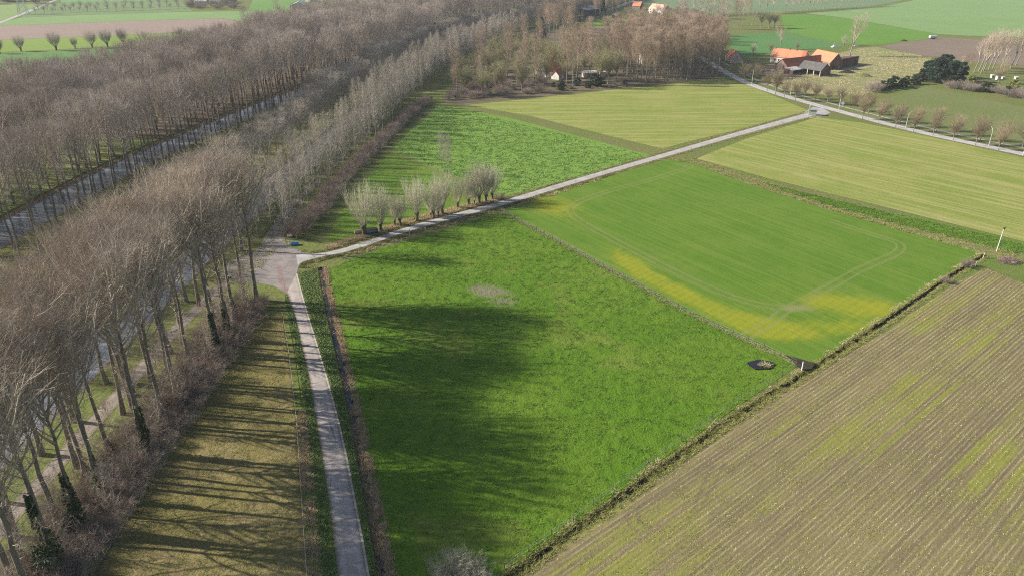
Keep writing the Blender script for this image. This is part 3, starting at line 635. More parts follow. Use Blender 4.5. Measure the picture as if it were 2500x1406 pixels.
def bush(seed, H=3.0, crad=1.8, n1=26, n2=8, n3=7, twig=.5, tr=.013, up=.3, r=.03):
    g = np.random.default_rng(seed)
    a = g.uniform(0, 2*math.pi, n1); q = np.sqrt(g.uniform(.02, 1, n1)); b = np.column_stack([np.cos(a)*q*crad*.45, np.sin(a)*q*crad*.45, np.full(n1, -.1)])
    h = H*g.uniform(.6, 1.05, n1)*(1-.35*q); p2 = b + np.column_stack([np.cos(a)*q*crad*.75, np.sin(a)*q*crad*.75, h])
    p1 = b + (p2-b)*np.column_stack([np.full(n1, .35), np.full(n1, .35), np.full(n1, .6)])
    B1 = dict(p0=b, p1=p1, p2=p2, r=np.full(n1, r), len=np.linalg.norm(p2-b, axis=1))
    B2 = grow(g, B1, n2, .15, 1., .42, 46, 16, up*.6, (.013, .008)); B3 = grow(g, B2, n3, .1, 1., 10+twig, 46, 20, up*.5, (tr, 0))
    return stack([tubes(B1, 3, 4, .3), tubes(B2, 2, 3, .4), tubes(B3, 1, 3, .5)])
def leaves(g, P, size, flat=.5):
    """one small kite-shaped leaf at each point"""
    n = len(P); d = unit(g.normal(size=(n, 3))*np.array([1, 1, flat])); e = unit(np.cross(d, g.normal(size=(n, 3)))); s = size*g.uniform(.6, 1.4, (n, 1))
    V = np.stack([P-d*s, P+e*s*.55, P+d*s, P-e*s*.55], 1).reshape(-1, 3)
    return V, np.arange(n*4).reshape(n, 4)
def evergreen(seed, H=14, crad=5, nc=60, per=150, size=.32, th=2.0, r=.35, shape='pine'):
    g = np.random.default_rng(seed)
    ctr, rad, tv, tf = stem(g, H*.85, r, (0, 0), .15, 6, 7)
    zz = g.uniform(0, 1, nc)
    if shape == 'cone': w = (1-zz)**.8; cz = th*.5+zz*(H-th*.5)
    elif shape == 'pine': w = np.sqrt(np.clip(1-((zz-.42)/.62)**2, .02, 1)); cz = th+zz*(H-th)
    else: w = np.sqrt(np.clip(1-((zz-.4)/.66)**2, .05, 1)); cz = .15*H*0+zz*H*.97
    a = g.uniform(0, 2*math.pi, nc); q = np.sqrt(g.uniform(.15, 1, nc))
    cc = np.column_stack([np.cos(a)*q*w*crad, np.sin(a)*q*w*crad, cz]); cr = crad*g.uniform(.16, .30, nc)*(.55+.45*w)
    idx = np.repeat(np.arange(nc), per); u = unit(g.normal(size=(nc*per, 3)))*np.cbrt(g.uniform(.25, 1, (nc*per, 1)))*np.array([1.25, 1.25, .72])
    P = cc[idx] + u*cr[idx][:,None]; P[:,2] = np.maximum(P[:,2], .05)
    B = dict(p0=np.column_stack([0*cz, 0*cz, cz*.8]), p1=cc*np.array([.5, .5, 1])-np.array([0, 0, .3]), p2=cc, r=np.full(nc, .05), len=np.ones(nc))
    return (tv, tf), leaves(g, P, size), tubes(B, 2, 3)

M_bark = bark_mat("poplar_bark", (.19,.165,.135), (.135,.15,.075)); M_bark2 = bark_mat("grey_bark", (.23,.21,.175), (.16,.17,.10)); M_willow = bark_mat("willow_bark", (.13,.10,.075), (.10,.10,.06))
M_twig = twig_mat("poplar_twigs", (.34,.28,.22), (.44,.37,.295)); M_twigd = twig_mat("belt_twigs", (.32,.27,.225), (.41,.35,.30)); M_twigp = twig_mat("pale_twigs", (.335,.295,.24), (.42,.37,.31)); M_twigb = twig_mat("wood_twigs", (.27,.205,.145), (.36,.275,.20))
M_twigo = twig_mat("lime_twigs", (.205,.165,.105), (.27,.215,.14)); M_wrod = twig_mat("willow_rods", (.42,.385,.285), (.52,.48,.365)); M_red = twig_mat("scrub_twigs", (.215,.165,.135), (.295,.235,.195)); M_grey = twig_mat("bush_twigs", (.30,.275,.215), (.38,.35,.28))
M_greent = twig_mat("greenish_twigs", (.235,.225,.12), (.30,.275,.15)); M_pale = twig_mat("fawn_twigs", (.36,.29,.22), (.44,.36,.28))
M_ivy = leaf_mat("ivy_leaves", (.020,.045,.014), (.045,.085,.022)); M_pine = leaf_mat("pine_needles", (.020,.042,.024), (.042,.070,.035)); M_lime = leaf_mat("golden_conifer", (.16,.19,.035), (.22,.24,.05)); M_holly = leaf_mat("dark_leaves", (.03,.05,.022), (.055,.08,.03)); M_yel = leaf_mat("yellow_catkins", (.42,.38,.07), (.52,.47,.12))

KIND = {}
def kind(key, parts): KIND.setdefault(key, []).append(parts)
def mm(name, vf, mat, smooth=False): return mesh(name, vf[0], [vf[1]], [mat], smooth=smooth)
def pair(key, tc, tm, cm): kind(key, [("trunk", mm("trunk", tc[0], tm, True)), ("crown", mm("crown", tc[1], cm))])
for i in range(4): pair('near', poplar(100+i, 32.5, .42, .51, 6.6, 40, 9, 8, 1.3, tr=.011, low=26, rise=2.1, wob=.4, split=.6, lr=(.03, .011), prof=lambda s: np.clip(.92+.35*s-1.15*s**2.2, .08, 1)), M_bark, M_twig)
for i in range(3): pair('sapling', poplar(130+i, 9, .07, .15, 1.9, 24, 6, 6, .7, rise=1.5, wob=.3, tr=.012), M_bark, M_twig)
for i in range(4): pair('belt', poplar(200+i, 31+i % 2, .36, .47 if i < 2 else .36, 5.4, 36, 8, 8, 1.35, rise=2.0, wob=.4, tr=.017, lr=(.025, .011)), M_bark, M_twigd)
for i in range(3): pair('pale', poplar(300+i, 16, .2, .30, 4.2, 34, 9, 9, 1.0, rise=1.25, wob=.3, tr=.017), M_bark2, M_twigp)
for i in range(3): pair('slim', poplar(400+i, 17, .13, .26, 1.7, 30, 6, 5, .8, rise=1.5, wob=.25, tr=.014), M_bark2, M_twigp)
for i in range(4): pair('wood', poplar(500+i, 25, .24, .36, 3.9, 34, 8, 8, 1.2, wob=.3, tr=.017), M_bark2, M_twigb)
for i in range(2): pair('round', ball_tree(600+i, 17, 5.5, .3, 5.0, 30, 11, 9, 1.2, .018), M_bark2, M_greent)
for i in range(3): pair('lime', ball_tree(700+i, 10.8, 3.2, .19, 3.5, 24, 11, 10, .85, .019), M_bark2, M_twigo)
for i in range(3): pair('vase', vase_tree(800+i, 21, 8, .33, 4.2, 7+i % 2, (3.4, 0)), M_bark2, M_pale)
for i in range(3): pair('willow', pollard(900+i, 2.9, .55, 13.0, 4.6, 58, 10, .95, .019), M_willow, M_wrod)
for i in range(2): pair('farwillow', pollard(950+i, 2.6, .6, 11.0, 4.4, 60, 10, 1.2, .03), M_willow, twig_mat("far_rods", (.27,.235,.19), (.33,.29,.24)))
for i in range(3): pair('orchard', ball_tree(970+i, 9, 3.4, .18, 3.3, 18, 8, 8, 1.0, .03), M_bark, M_twigd)
for i in range(3): kind('scrub', [("twigs", mm("twigs", bush(1000+i, 3.6, 2.4, 30, 9, 8, .6, .016), M_red))])
for i in range(3): kind('under', [("twigs", mm("twigs", bush(1020+i, 3.2, 2.3, 26, 8, 8, .6, .014), twig_mat("undergrowth_twigs", (.235,.185,.15), (.31,.25,.205))))])
for i in range(2): kind('greybush', [("twigs", mm("twigs", bush(1040+i, 4.0, 3.3, 60, 11, 10, .55, .013), M_grey))])
for i in range(2): kind('fieldbush', [("twigs", mm("twigs", bush(1050+i, 4.5, 3.2, 40, 9, 9, .8, .025), twig_mat("dull_bush", (.21,.17,.145), (.28,.23,.195))))])
def eg(key, seed, mat, **k):
    t, l, b = evergreen(seed, **k); kind(key, [("trunk", mm("trunk", stack([t, b]), M_bark, True)), ("foliage", mm("foliage", l, mat))])
for i in range(3): eg('pine', 1100+i, M_pine, H=14.5, crad=5.6, nc=85, per=170, size=.34)
eg('spruce', 1120, M_pine, H=19, crad=3.6, nc=120, per=110, size=.32, shape='cone')
for i in range(2): eg('holly', 1130+i, M_holly, H=4.6, crad=2.3, nc=34, per=150, size=.24, th=.3, r=.12, shape='egg')
eg('golden', 1140, M_lime, H=6.5, crad=2.2, nc=40, per=150, size=.24, th=.3, r=.12, shape='egg')
eg('yellow', 1150, M_yel, H=9, crad=4.6, nc=46, per=150, size=.3, th=1.6, r=.25, shape='egg')

USED = {}
def plant(key, name, x, y, s=1.0, rz=None, label=None, cat="tree", group=None, v=None, z=0.0, sz=None, tilt=None):
    """one plant: an Empty with its own trunk and crown (copies share mesh data), or a single mesh"""
    var = KIND[key]; v = int(rng.integers(len(var))) if v is None else v % len(var)
    rz = rng.uniform(0, 2*math.pi) if rz is None else rz
    parts = var[v]
    if len(parts) == 1:
        o = obj(name, parts[0][1], None, (x, y, z), (0, 0, rz)); 
    else:
        o = empty(name, x, y, z, rz)
        for pn, me in parts: obj(pn, me, o)
    o.scale = (s, s, s*(sz or 1.0))
    if tilt: o.rotation_euler = (tilt[0], tilt[1], rz)
    return tag(o, label, cat, group)
# ------------------------------------------------------------------ planting
def along(line, d0, step, jit=.0, end=None):
    """points every `step` metres along a polyline"""
    L = length(line); n = max(2, int(L*4)); q = resample(line, n); s = np.arange(d0, min(L, end or L), step)
    s = s + rng.uniform(-jit, jit, len(s)); i = np.clip((s/L*(n-1)).astype(int), 0, n-1); return q[i]
def in_view(x, y, pad=1.35, h=30):
    if y < 20: return False
    f = y*math.cos(PITCH)+(CAM_H-h*.5)*math.sin(PITCH)
    return abs(x)*FPX/f < 1250*pad
# near poplars: two rows between the plot and the cycle path (bases surveyed one by one where they show)
NEARF = [G(*p) for p in [(627,732),(597,735),(573,770),(560,830),(533,862),(433,985),(397,1040),(362,1110),(253,1220),(197,1300),(140,1410)]] + [np.array((-59.0, 64.0)), np.array((-59.5, 57.0))]
IVY = {2: .45, 3: .5, 4: .4, 7: .35, 8: .4, 9: .85, 10: 1.0}
NEARB = [G(*p) for p in [(540,742),(487,745),(447,838),(417,930),(367,930),(313,935),(270,1100),(300,1010),(110,1270),(67,1380)]] + [np.array((-66.5, 62.0)), np.array((-67, 108.)), np.array((-66, 90.)), np.array((-63.5, 124.)), np.array((-63., 138.)), np.array((-64., 104.)), np.array((-63.2, 88.)), np.array((-68.6, 66.)), np.array((-68.9, 77.)), np.array((-68.4, 92.)), np.array((-68.7, 112.)), np.array((-68.3, 127.)), np.array((-62.5, 67.)), np.array((-63.0, 77.5))]
NEARC = [np.array((x, y)) for x, y in ((-75.6, 84), (-76.2, 73), (-75.9, 95), (-75.3, 116), (-75.0, 104), (-74.5, 128), (-74.0, 150), (-71.6, 180))]
ivy_lab = {2: "poplar with dark ivy on its trunk, near the bare corner of the dry grass plot", 3: "tall poplar with ivy wrapped high up its trunk, behind the first thick shadows", 4: "poplar with an ivy-covered trunk standing at the edge of the brown undergrowth",
           7: "poplar with ivy only around its foot, rising from reddish undergrowth", 8: "poplar with patchy ivy on the lower trunk, beside the near cycle path bend", 9: "poplar with a thick ivy sleeve over its lower trunk, low in the left corner", 10: "poplar buried in a huge ivy mass, at the very bottom left"}
gi = np.random.default_rng(55)
for i, p in enumerate(NEARF):
    t = plant('near', "poplar_tree", p[0], p[1], gi.uniform(.9, 1.07), tilt=(gi.normal()*.025, gi.normal()*.025), label=ivy_lab.get(i, "tall bare brown poplar without ivy in the front row along the dry grass plot"), group="near poplars along the dry grass plot", v=i)
    if i in IVY:
        w = IVY[i]; n = int(5200*w); h = (11 if w < .9 else 13)*gi.uniform(0, 1, n)**1.25*(.6+w*.5); ir = .42*(1-h/40)+(1.9 if w > .9 else 1.0 if w > .6 else .45)*np.clip(1-h/15, 0, 1)**1.2*gi.uniform(.15, 1, n)
        a = gi.uniform(0, 2*math.pi, n); ir = .42+(ir-.42)*(.25+1.7*vn(a*1.1+i*9, h*.55, 5)); keep = vn(a*.9+i*3, h*.4, 8) > .22+.02*h; a, h, ir = a[keep], h[keep], ir[keep]; obj("ivy", mm("ivy", leaves(gi, np.column_stack([np.cos(a)*ir, np.sin(a)*ir, h+.05]), .17), M_ivy), t)
for i, p in enumerate(NEARB): plant('near', "poplar_tree", p[0], p[1], gi.uniform(.88, 1.04), label="tall bare brown poplar in the second row between the undergrowth and the cycle path", group="near poplars beside the cycle path", v=i+1, tilt=(gi.normal()*.03, gi.normal()*.03))
for i, p in enumerate(NEARC): plant('near', "poplar_tree", p[0]+gi.uniform(-.5, .5), p[1], gi.uniform(.85, 1.0), label="tall bare brown poplar between the cycle path and the hidden near canal", group="near poplars on the canal side of the path", v=i+2)
for y in np.arange(64, 150, 3.4): plant('sapling', "sapling", rng.uniform(-66.5, -56.8), y+rng.uniform(-1, 1), rng.uniform(.6, 1.15), label="thin bare sapling rising from the undergrowth between the near poplars", group="saplings between the near poplars")
# the wide belts along the two canals
belt = []
for d, lab, grp in ((-3.2, 0, 0), (-12.0, 0, 0)):
    for p in along(offset(C1R, d), 3+abs(d)*.4, 7.6, 1.2): belt.append((p, 1))
for d in (2.5, 10.5, 18.5, 27, 35.5, 43):
    for p in along(offset(C1L, d), 2+d*.3, 8.2, 1.6): belt.append((p, 0))
belt = [(p+rng.uniform(-.9, .9, 2), k) for p, k in belt if in_view(*p) and 60 < p[1] < 1230 and not (p[1] < 150 and p[0] > -112)]
belt.sort(key=lambda t: math.hypot(t[0][0], t[0][1]))
lab = {1: ("tall dark bare poplar on the grass strip between the two canals", "dark poplars on the strip between the canals"), 0: ("tall dark bare poplar in the wide belt on the far bank of the left canal", "dark poplars of the wide belt beyond the left canal")}
NB = 262
sz = lambda p: float(.86+.30*vn(np.array([p[0]*.03]), np.array([p[1]*.03]), 77)[0] + rng.uniform(-.07, .07))
for p, k in belt[:NB]:
    plant('belt', "poplar_tree", p[0], p[1], sz(p), label=lab[k][0], group=lab[k][1], tilt=(rng.normal()*.035, rng.normal()*.035), v=int(rng.integers(2))+(0 if k else 2*int(rng.random() < .7)))
# pale trees on the near canal
pale = [p+rng.uniform(-.8, .8, 2) for d in (2.2, 8.5) for p in along(offset(C2L, d), 4+d, 6.4, 1.2)]
pale = [p for p in pale if in_view(*p) and 186 < p[1] < 1200]
pale.sort(key=lambda p: p[1])
for i, p in enumerate(pale[:150]):
    plant('pale', "pale_poplar", p[0], p[1], sz(p)*(.95 if p[1] < 330 else 1.12), label="slim pale grey bare poplar on the far bank of the near canal", group="pale poplars on the far bank of the near canal")
slim = [p+rng.uniform(-.5, .5, 2) for d, a in ((-2.0, 0), (-9.5, 3), (-14.5, 90), (-6.0, 160)) for p in along(offset(C2R, d), 4+a, 7.0, 1.2)]
slim = [p for p in slim if in_view(*p) and 186 < p[1] < 640]; slim.sort(key=lambda p: p[1])
for i, p in enumerate(slim): plant('slim', "young_poplar", p[0], p[1], rng.uniform(.85, 1.15)*(1.0 if p[1] < 300 else 1.12), label="thin young poplar with a narrow pale crown on the path side of the near canal", group="young poplars on the path side of the near canal")

# the rest of the belts and the trees seen only as distant mass: one object of instances
def mass(name, label, cat, pts, protos, smin, smax):
    pts = np.array(pts); n = len(pts)
    me = bpy.data.meshes.new(name); me.vertices.add(n); me.vertices.foreach_set("co", np.column_stack([pts, np.zeros(n)]).astype(np.float32).ravel())
    for k, a, ty in (("size", rng.uniform(smin, smax, n), 'FLOAT'), ("turn", rng.uniform(0, 6.28, n), 'FLOAT'), ("sort", rng.integers(0, len(protos), n), 'INT')):
        at = me.attributes.new(k, ty, 'POINT'); at.data.foreach_set("value", np.asarray(a, np.float32 if ty == 'FLOAT' else np.int32))
    o = tag(obj(name, me), label, cat, kind="stuff")
    ng = bpy.data.node_groups.new(name, 'GeometryNodeTree'); ng.interface.new_socket("Geometry", in_out='INPUT', socket_type='NodeSocketGeometry'); ng.interface.new_socket("Geometry", in_out='OUTPUT', socket_type='NodeSocketGeometry')
    gi_, go = ng.nodes.new("NodeGroupInput"), ng.nodes.new("NodeGroupOutput"); out = ng.nodes.new("GeometryNodeJoinGeometry")
    def named(k, t):
        a = ng.nodes.new("GeometryNodeInputNamedAttribute"); a.data_type = t; a.inputs[0].default_value = k; return a.outputs[0]
    S, T, K = named("size", 'FLOAT'), named("turn", 'FLOAT'), named("sort", 'INT')
    comb = ng.nodes.new("ShaderNodeCombineXYZ"); ng.links.new(T, comb.inputs[2])
    for i, t in enumerate(protos):
        j = ng.nodes.new("GeometryNodeJoinGeometry")
        for ch in t.children:
            oi = ng.nodes.new("GeometryNodeObjectInfo"); oi.transform_space = 'ORIGINAL'; oi.inputs["Object"].default_value = ch; ng.links.new(oi.outputs["Geometry"], j.inputs[0])
        cmp = ng.nodes.new("FunctionNodeCompare"); cmp.data_type = 'INT'; cmp.operation = 'EQUAL'; ng.links.new(K, cmp.inputs[2]); cmp.inputs[3].default_value = i
        ip = ng.nodes.new("GeometryNodeInstanceOnPoints"); ng.links.new(gi_.outputs[0], ip.inputs["Points"]); ng.links.new(cmp.outputs[0], ip.inputs["Selection"]); ng.links.new(j.outputs[0], ip.inputs["Instance"])
        ng.links.new(comb.outputs[0], ip.inputs["Rotation"]); ng.links.new(S, ip.inputs["Scale"]); ng.links.new(ip.outputs[0], out.inputs[0])
    ng.links.new(out.outputs[0], go.inputs[0])
    o.modifiers.new("scatter", 'NODES').node_group = ng
    return o
def protos(key):
    r = []
    for parts in KIND[key]:
        r.append(next(o.parent for o in C.objects if o.type == 'MESH' and o.parent and o.data == parts[0][1]))
    return r
mass("far_poplar_wood", "long brown mass of bare poplars stretching away along both canals to the top edge", "woodland", [p for p, k in belt[NB:]], protos('belt'), .85, 1.1)
mass("far_pale_wood", "far pale grey mass of bare poplars along the near canal towards the top", "woodland", pale[150:], protos('pale'), .9, 1.15)

# woodland around the cottages
def scatter(poly, step, jit=.45):
    poly = np.array(poly); x0, y0 = poly.min(0); x1, y1 = poly.max(0)
    X, Y = np.meshgrid(np.arange(x0, x1, step), np.arange(y0, y1, step)); P = np.column_stack([X.ravel(), Y.ravel()]); P = P + rng.uniform(-jit, jit, P.shape)*step
    return P[inside(P, poly)]
W1 = scatter(GL((1560,212),(1640,203),(1765,186),(1772,168),(1745,132),(1660,120),(1580,128),(1500,135),(1490,165)), 6.2)
for p in W1: plant('wood', "woodland_tree", p[0], p[1], rng.uniform(.85, 1.12), label="tall straight-stemmed tree in the dense fawn-brown wood beside the main road", group="trees of the fawn-brown wood")
W2 = scatter(GL((1325,222),(1480,212),(1540,206),(1490,165),(1480,140),(1400,140),(1330,165)), 9.5)
W2 = [p for p in W2 if not (abs((1250+p[0]*FPX/(p[1]*math.cos(PITCH)+CAM_H*math.sin(PITCH)))-1352) < 15 and p[1] < G(1350,187)[1]+4)]
for p in W2: plant('round' if rng.random() < .55 else 'wood', "garden_tree", p[0], p[1], rng.uniform(.8, 1.15), label="broad bare tree with an olive-brown crown standing among the woodland cottages", group="trees around the woodland cottages")
W3 = scatter(GL((1095,245),(1310,228),(1325,180),(1330,125),(1250,110),(1170,150),(1110,205)), 10.5)
for i, p in enumerate(W3): plant('round' if i % 3 else 'wood', "garden_tree", p[0], p[1], rng.uniform(.55, .95), label="bare tree in the dim mixed wood between the near canal and the meadow", group="trees of the mixed wood by the near canal")
W4 = scatter(GL((1290,100),(1400,100),(1395,68),(1420,45),(1470,50),(1530,30),(1560,8),(1480,-5),(1330,50)), 14)
for p in W4: plant("wood", "bare_tree", p[0], p[1], rng.uniform(.7, 1.0), label="bare tree in the far wood behind the small ploughed patch", group="trees of the far wood near the dark barn")
W5 = scatter(GL((1500,112),(1590,112),(1660,108),(1740,115),(1735,90),(1640,70),(1560,80)), 9)
for p in W5: plant("wood", "bare_tree", p[0], p[1], rng.uniform(.6, .85), label="smaller bare tree at the back edge of the fawn-brown wood", group="trees behind the fawn-brown wood")
W6 = scatter(GL((1600,22),(1760,30),(1770,55),(1680,60),(1600,55)), 15)
for p in W6: plant('fieldbush' if rng.random() < .5 else 'orchard', "small_tree", p[0], p[1], rng.uniform(.9, 1.5), label="small bare garden tree or bush near the far houses", group="garden trees near the far houses")
for p in scatter(GL((1085,250),(1330,228),(1330,190),(1180,200),(1100,225)), 6.5): plant('scrub' if rng.random() < .6 else 'under', "scrub_bush", p[0], p[1], rng.uniform(.8, 1.3), label="low brown scrub bush under the mixed wood by the near canal", cat="bush", group="scrub under the mixed wood")
for p in scatter(GL((1330,225),(1480,212),(1600,203),(1600,196),(1480,204),(1335,212)), 6): plant('under' if rng.random() < .7 else 'holly', "garden_bush", p[0], p[1], rng.uniform(.5, .95), label="garden bush at the meadow edge in front of the woodland cottages", cat="bush", group="bushes in front of the woodland cottages")
for q in ((1334,201),(1378,200)): p = G(*q); plant('round', "garden_tree", p[0], p[1], .72, label="broad bare tree with an olive-brown crown standing among the woodland cottages", group="trees around the woodland cottages")
p = G(1155,222); plant('scrub', "red_bush", p[0], p[1], 1.9, label="rounded red-brown bush at the corner of the mixed wood", cat="bush")
for q, s, l in (((1140,205), 1.25, "left"), ((1165,200), 1.1, "middle"), ((1190,196), 1.2, "right")): p = G(*q); plant('holly', "evergreen_bush", p[0], p[1], s*1.2, label="dark evergreen bush in the mixed wood, "+l+" of the three", cat="bush", group="dark evergreens in the mixed wood")
p = G(1453,212); plant('holly', "evergreen_bush", p[0], p[1], 1.5, label="rounded dark green bush before the long white garden wall", cat="bush")
p = G(1322,128); plant('spruce', "spruce_tree", p[0], p[1], 1.25, label="tall dark spruce rising beside the small dark hut", cat="tree")
p = G(1500,95); plant('pine', "pine_tree", p[0], p[1], .95, label="dark spreading pine behind the fawn wood, by the pale-trunked avenue")
p = G(1520,88); plant('pine', "pine_tree", p[0], p[1], .6, label="smaller dark pine touching the right side of a spreading pine")
p = G(1471,52); plant('spruce', "spruce_tree", p[0], p[1], 1.1, label="dull dark conifer right beside the dark timber barn")
p = G(1415,63); plant('spruce', "spruce_tree", p[0], p[1], .42, label="small narrow dark conifer at the left of the small lawn")
p = G(1480,82); plant('round', "garden_tree", p[0], p[1], .95, label="pinkish-brown rounded bare tree left of the dark spreading pine")
for q, s, l in (((1635,52), .95, "rounder yellow weeping tree left of its twin"), ((1657,52), .75, "smaller yellow weeping tree right of its twin")): p = G(*q); plant('yellow', "yellow_willow", p[0], p[1], s, label=l+" near the far houses", group="yellow trees near the far houses")
av = GL((1530,52),(1552,66),(1580,84),(1600,100))
for p in along(av, 0, 6.5, .5): plant('lime', "avenue_tree", p[0], p[1], 1.25, label="brown-crowned tree in the pale-trunked avenue behind the wood", group="pale-trunked avenue trees")

# main road avenue
ga = "small avenue trees along the main road"
for q in [(450,605),(618,670),(682,692),(745,715),(825,740),(1316,875),(1436,900),(1560,935),(1690,965),(1833,995),(1980,1028),(2145,1065),(2312,1100)]:
    p = G(1666+q[0]/3, q[1]/3); plant('lime', "avenue_tree", p[0], p[1], rng.uniform(.82, 1.05), label="small round-headed bare tree between the main road and the meadow", group="avenue trees on the meadow side of the main road")
for q in [(540,610),(893,725),(970,748),(1060,765),(1150,775),(1250,815),(1360,840),(1473,872),(1595,900),(1720,930),(1858,960),(2010,992),(2180,1030),(2350,1065),(2490,1080)]:
    p = G(1666+q[0]/3, q[1]/3); plant('lime', "avenue_tree", p[0], p[1], rng.uniform(.82, 1.08), label="small round-headed bare tree on the far side of the main road", group="avenue trees on the farm side of the main road")
p = G(1893,231); plant('lime', "avenue_tree", p[0], p[1], 1.25, label="tallest thin avenue tree on the road side in front of the farm")
for q in ((1790,190),(1828,190),(1850,186)): p = G(*q); plant('lime', "avenue_tree", p[0], p[1], .85, label="small bare tree where the main road meets the fawn-brown wood", group="trees at the wood end of the main road")
# pollard willows by the farm track
for x, y, s in ((890,576,1.15),(930,566,1.0),(964,552,.62),(977,550,.72),(1018,541,1.0),(1058,533,.84),(1080,524,.98),(1118,509,.72),(1144,502,.78),(1170,497,.98),(1186,494,.88),(1201,488,.85)):
    p = G(x, y); plant('willow', "pollard_willow", p[0], p[1], s, label="pollard willow with a fat knobbly trunk and upright pale rods beside the farm track", group="pollard willows beside the farm track")
for i, (x, y) in enumerate(((1052,529),(1070,528),(1158,499))): p = G(x, y); plant('willow', "willow_stump", p[0], p[1], .42, label="short freshly cut willow stump between the taller pollards", group="short willow stumps beside the farm track")
for i, (x, y) in enumerate(((1078,414),(1085,421),(1091,424),(1098,427))): p = G(x, y); plant('slim', "clump_tree", p[0], p[1], .82, label="slim bare tree of the little clump on the strip between meadow and crop", group="clump of slim trees at the crop field edge")
p = G(704,562); plant('slim', "young_poplar", p[0], p[1], 1.0, label="lone slender pale poplar at the mouth of the mossy path, by the junction")
# far left
for i, (x, y, s) in enumerate(((0,132,.9),(52,126,.95),(138,124,1.15),(184,120,.7),(226,118,1.1),(263,116,1.15),(302,110,1.05))): p = G(x, y); plant('farwillow', "pollard_willow", p[0], p[1], s, label="lone greyish pollard willow on the ditch line across the far left meadows", group="far left pollard willows on the ditch line")
for i in range(18): p = G(85+i*22+rng.uniform(-3, 3), 34-i*.75 + rng.uniform(-1, 1)); plant('orchard', "orchard_tree", p[0], p[1], rng.uniform(.75, 1.05), label="small bare tree in the front row behind the pale green far strip", group="front row of far orchard trees")
for i in range(17): p = G(95+i*21+rng.uniform(-3, 3), 27-i*.7+rng.uniform(-1, 1)); plant('orchard', "orchard_tree", p[0], p[1], rng.uniform(.85, 1.2), label="small bare tree in the back row behind the pale green far strip", group="back row of far orchard trees")
for p in scatter(GL((455,27),(590,25),(590,2),(470,4)), 17): plant('fieldbush', "thicket_bush", p[0], p[1], rng.uniform(1.2, 1.8), label="dark bushy tree in the thicket around the far white sheds", cat="bush", group="dark thicket around the far white sheds")
for p in scatter(GL((-20,11),(60,11),(150,4),(150,-12),(-40,-12)), 26): plant('fieldbush', "thicket_bush", p[0], p[1], rng.uniform(2.0, 3.2), label="bluish dark bush in the far wood at the top left corner", cat="bush", group="far wood in the top left corner")
for x, y, s, l in ((600,68,1.15,"tall narrow tree leaning out of the left belt before the far meadow"),(676,30,1.0,"hazy upright tree just left of the far blue barn")): p = G(x, y); plant('pale', "upright_tree", p[0], p[1], s, label=l)
# farm and right-hand trees
p = G(2074,138); plant('vase', "tall_tree", p[0], p[1], 1.30, rz=.3, label="tallest lone tree rising behind the farm, pale and slightly leaning")
p = G(2068,150); plant('slim', "slender_tree", p[0], p[1], .55, label="thin pale sapling close behind the brick barn")
p = G(1907,121); plant('vase', "pale_tree", p[0], p[1], .72, rz=2.6, label="pale bare tree just behind the white farmhouse roof")
for q, s, l in (((1880,132), .8, "left"), ((1945,126), .75, "right")): p = G(*q); plant('round', "garden_tree", p[0], p[1], s*.55, label="low bare bush-like tree behind the farmhouse, "+l+" of the pale tree")
p = G(1838,135); plant('willow', "pollard_willow", p[0], p[1], .55, label="little pollard standing alone in the meadow left of the farmhouse")
for q, s, l in (((2060,113), .62, "short pollard left of the tall lone tree"), ((2080,112), .62, "short pollard at the foot of the tall lone tree")): p = G(*q); plant('willow', "pollard_willow", p[0], p[1], s, label=l)
for q, l in (((1857,69), "left"), ((1877,70), "middle"), ((1890,70), "right")): p = G(*q); plant('round', "rounded_tree", p[0], p[1], .9, label="rounded olive bare tree by the green field, "+l+" of three", group="three rounded trees by the green field")
for q in ((1772,72),(1790,73),(1800,72),(1812,68),(1826,62),(1758,62)): p = G(*q); plant('wood', "woodland_tree", p[0], p[1], rng.uniform(.8, 1.0), label="bare brownish tree in the clump left of the green field", group="clump of trees left of the green field")
p = G(1834,68); plant('vase', "leaning_tree", p[0], p[1], .8, rz=0, label="tall thin leaning tree on the right of the brown clump")
for i, (x, y) in enumerate(((1690,40),(1720,38),(1740,36),(1754,38),(1772,34),(1795,36),(1815,33),(1850,34),(1868,33),(1884,31),(1916,30),(1930,29),(1945,28),(1957,27),(1972,26),(1982,25),(1990,24),(2001,23),(2012,22),(2030,22),(2040,21),(2051,20),(2068,19),(2090,17),(2105,16),(2125,13),(1705,39),(1665,42))):
    p = G(x, y); plant('vase', "roadside_tree", p[0], p[1], rng.uniform(.8, 1.05), rz=rng.uniform(-.5, .5), label="leaning bare tree in the long row along the far top right road", group="leaning row along the far top right road")
for i, (x, y) in enumerate(((2378,178),(2390,174),(2402,173),(2414,170),(2424,168),(2444,166),(2467,168),(2395,180),(2480,160))):
    p = G(x, y); plant('vase', "leaning_poplar", p[0], p[1], rng.uniform(1.02, 1.22), rz=rng.uniform(-.4, .4), label="wind-leaned bare poplar in the group at the right edge", group="wind-leaned poplars at the right edge")
p = G(2453,167); plant('willow', "pollard_willow", p[0], p[1], .55, label="small dark pollard between the wind-leaned poplars")
for q, s, l in (((2284,203), 1.08, "tallest dark pine of the clump at the hedge end"), ((2318,206), .98, "right-hand dark pine of the clump at the hedge end"), ((2262,196), .85, "lower left dark pine of the clump at the hedge end"), ((2300,190), 1.02, "dark pine at the back of the clump at the hedge end"), ((2338,200), .85, "outer right low pine of the clump at the hedge end")): p = G(*q); plant('pine', "pine_tree", p[0], p[1], s*.88, label=l, group="dark pine clump at the hedge end")
p = G(2366,218); plant('golden', "golden_conifer", p[0], p[1], 1.15, label="golden green conifer bush left of its twin, near the pines")
p = G(2470,230); plant('golden', "golden_conifer", p[0], p[1], 1.15, label="yellow-green conifer bush nearest the right edge of the picture")
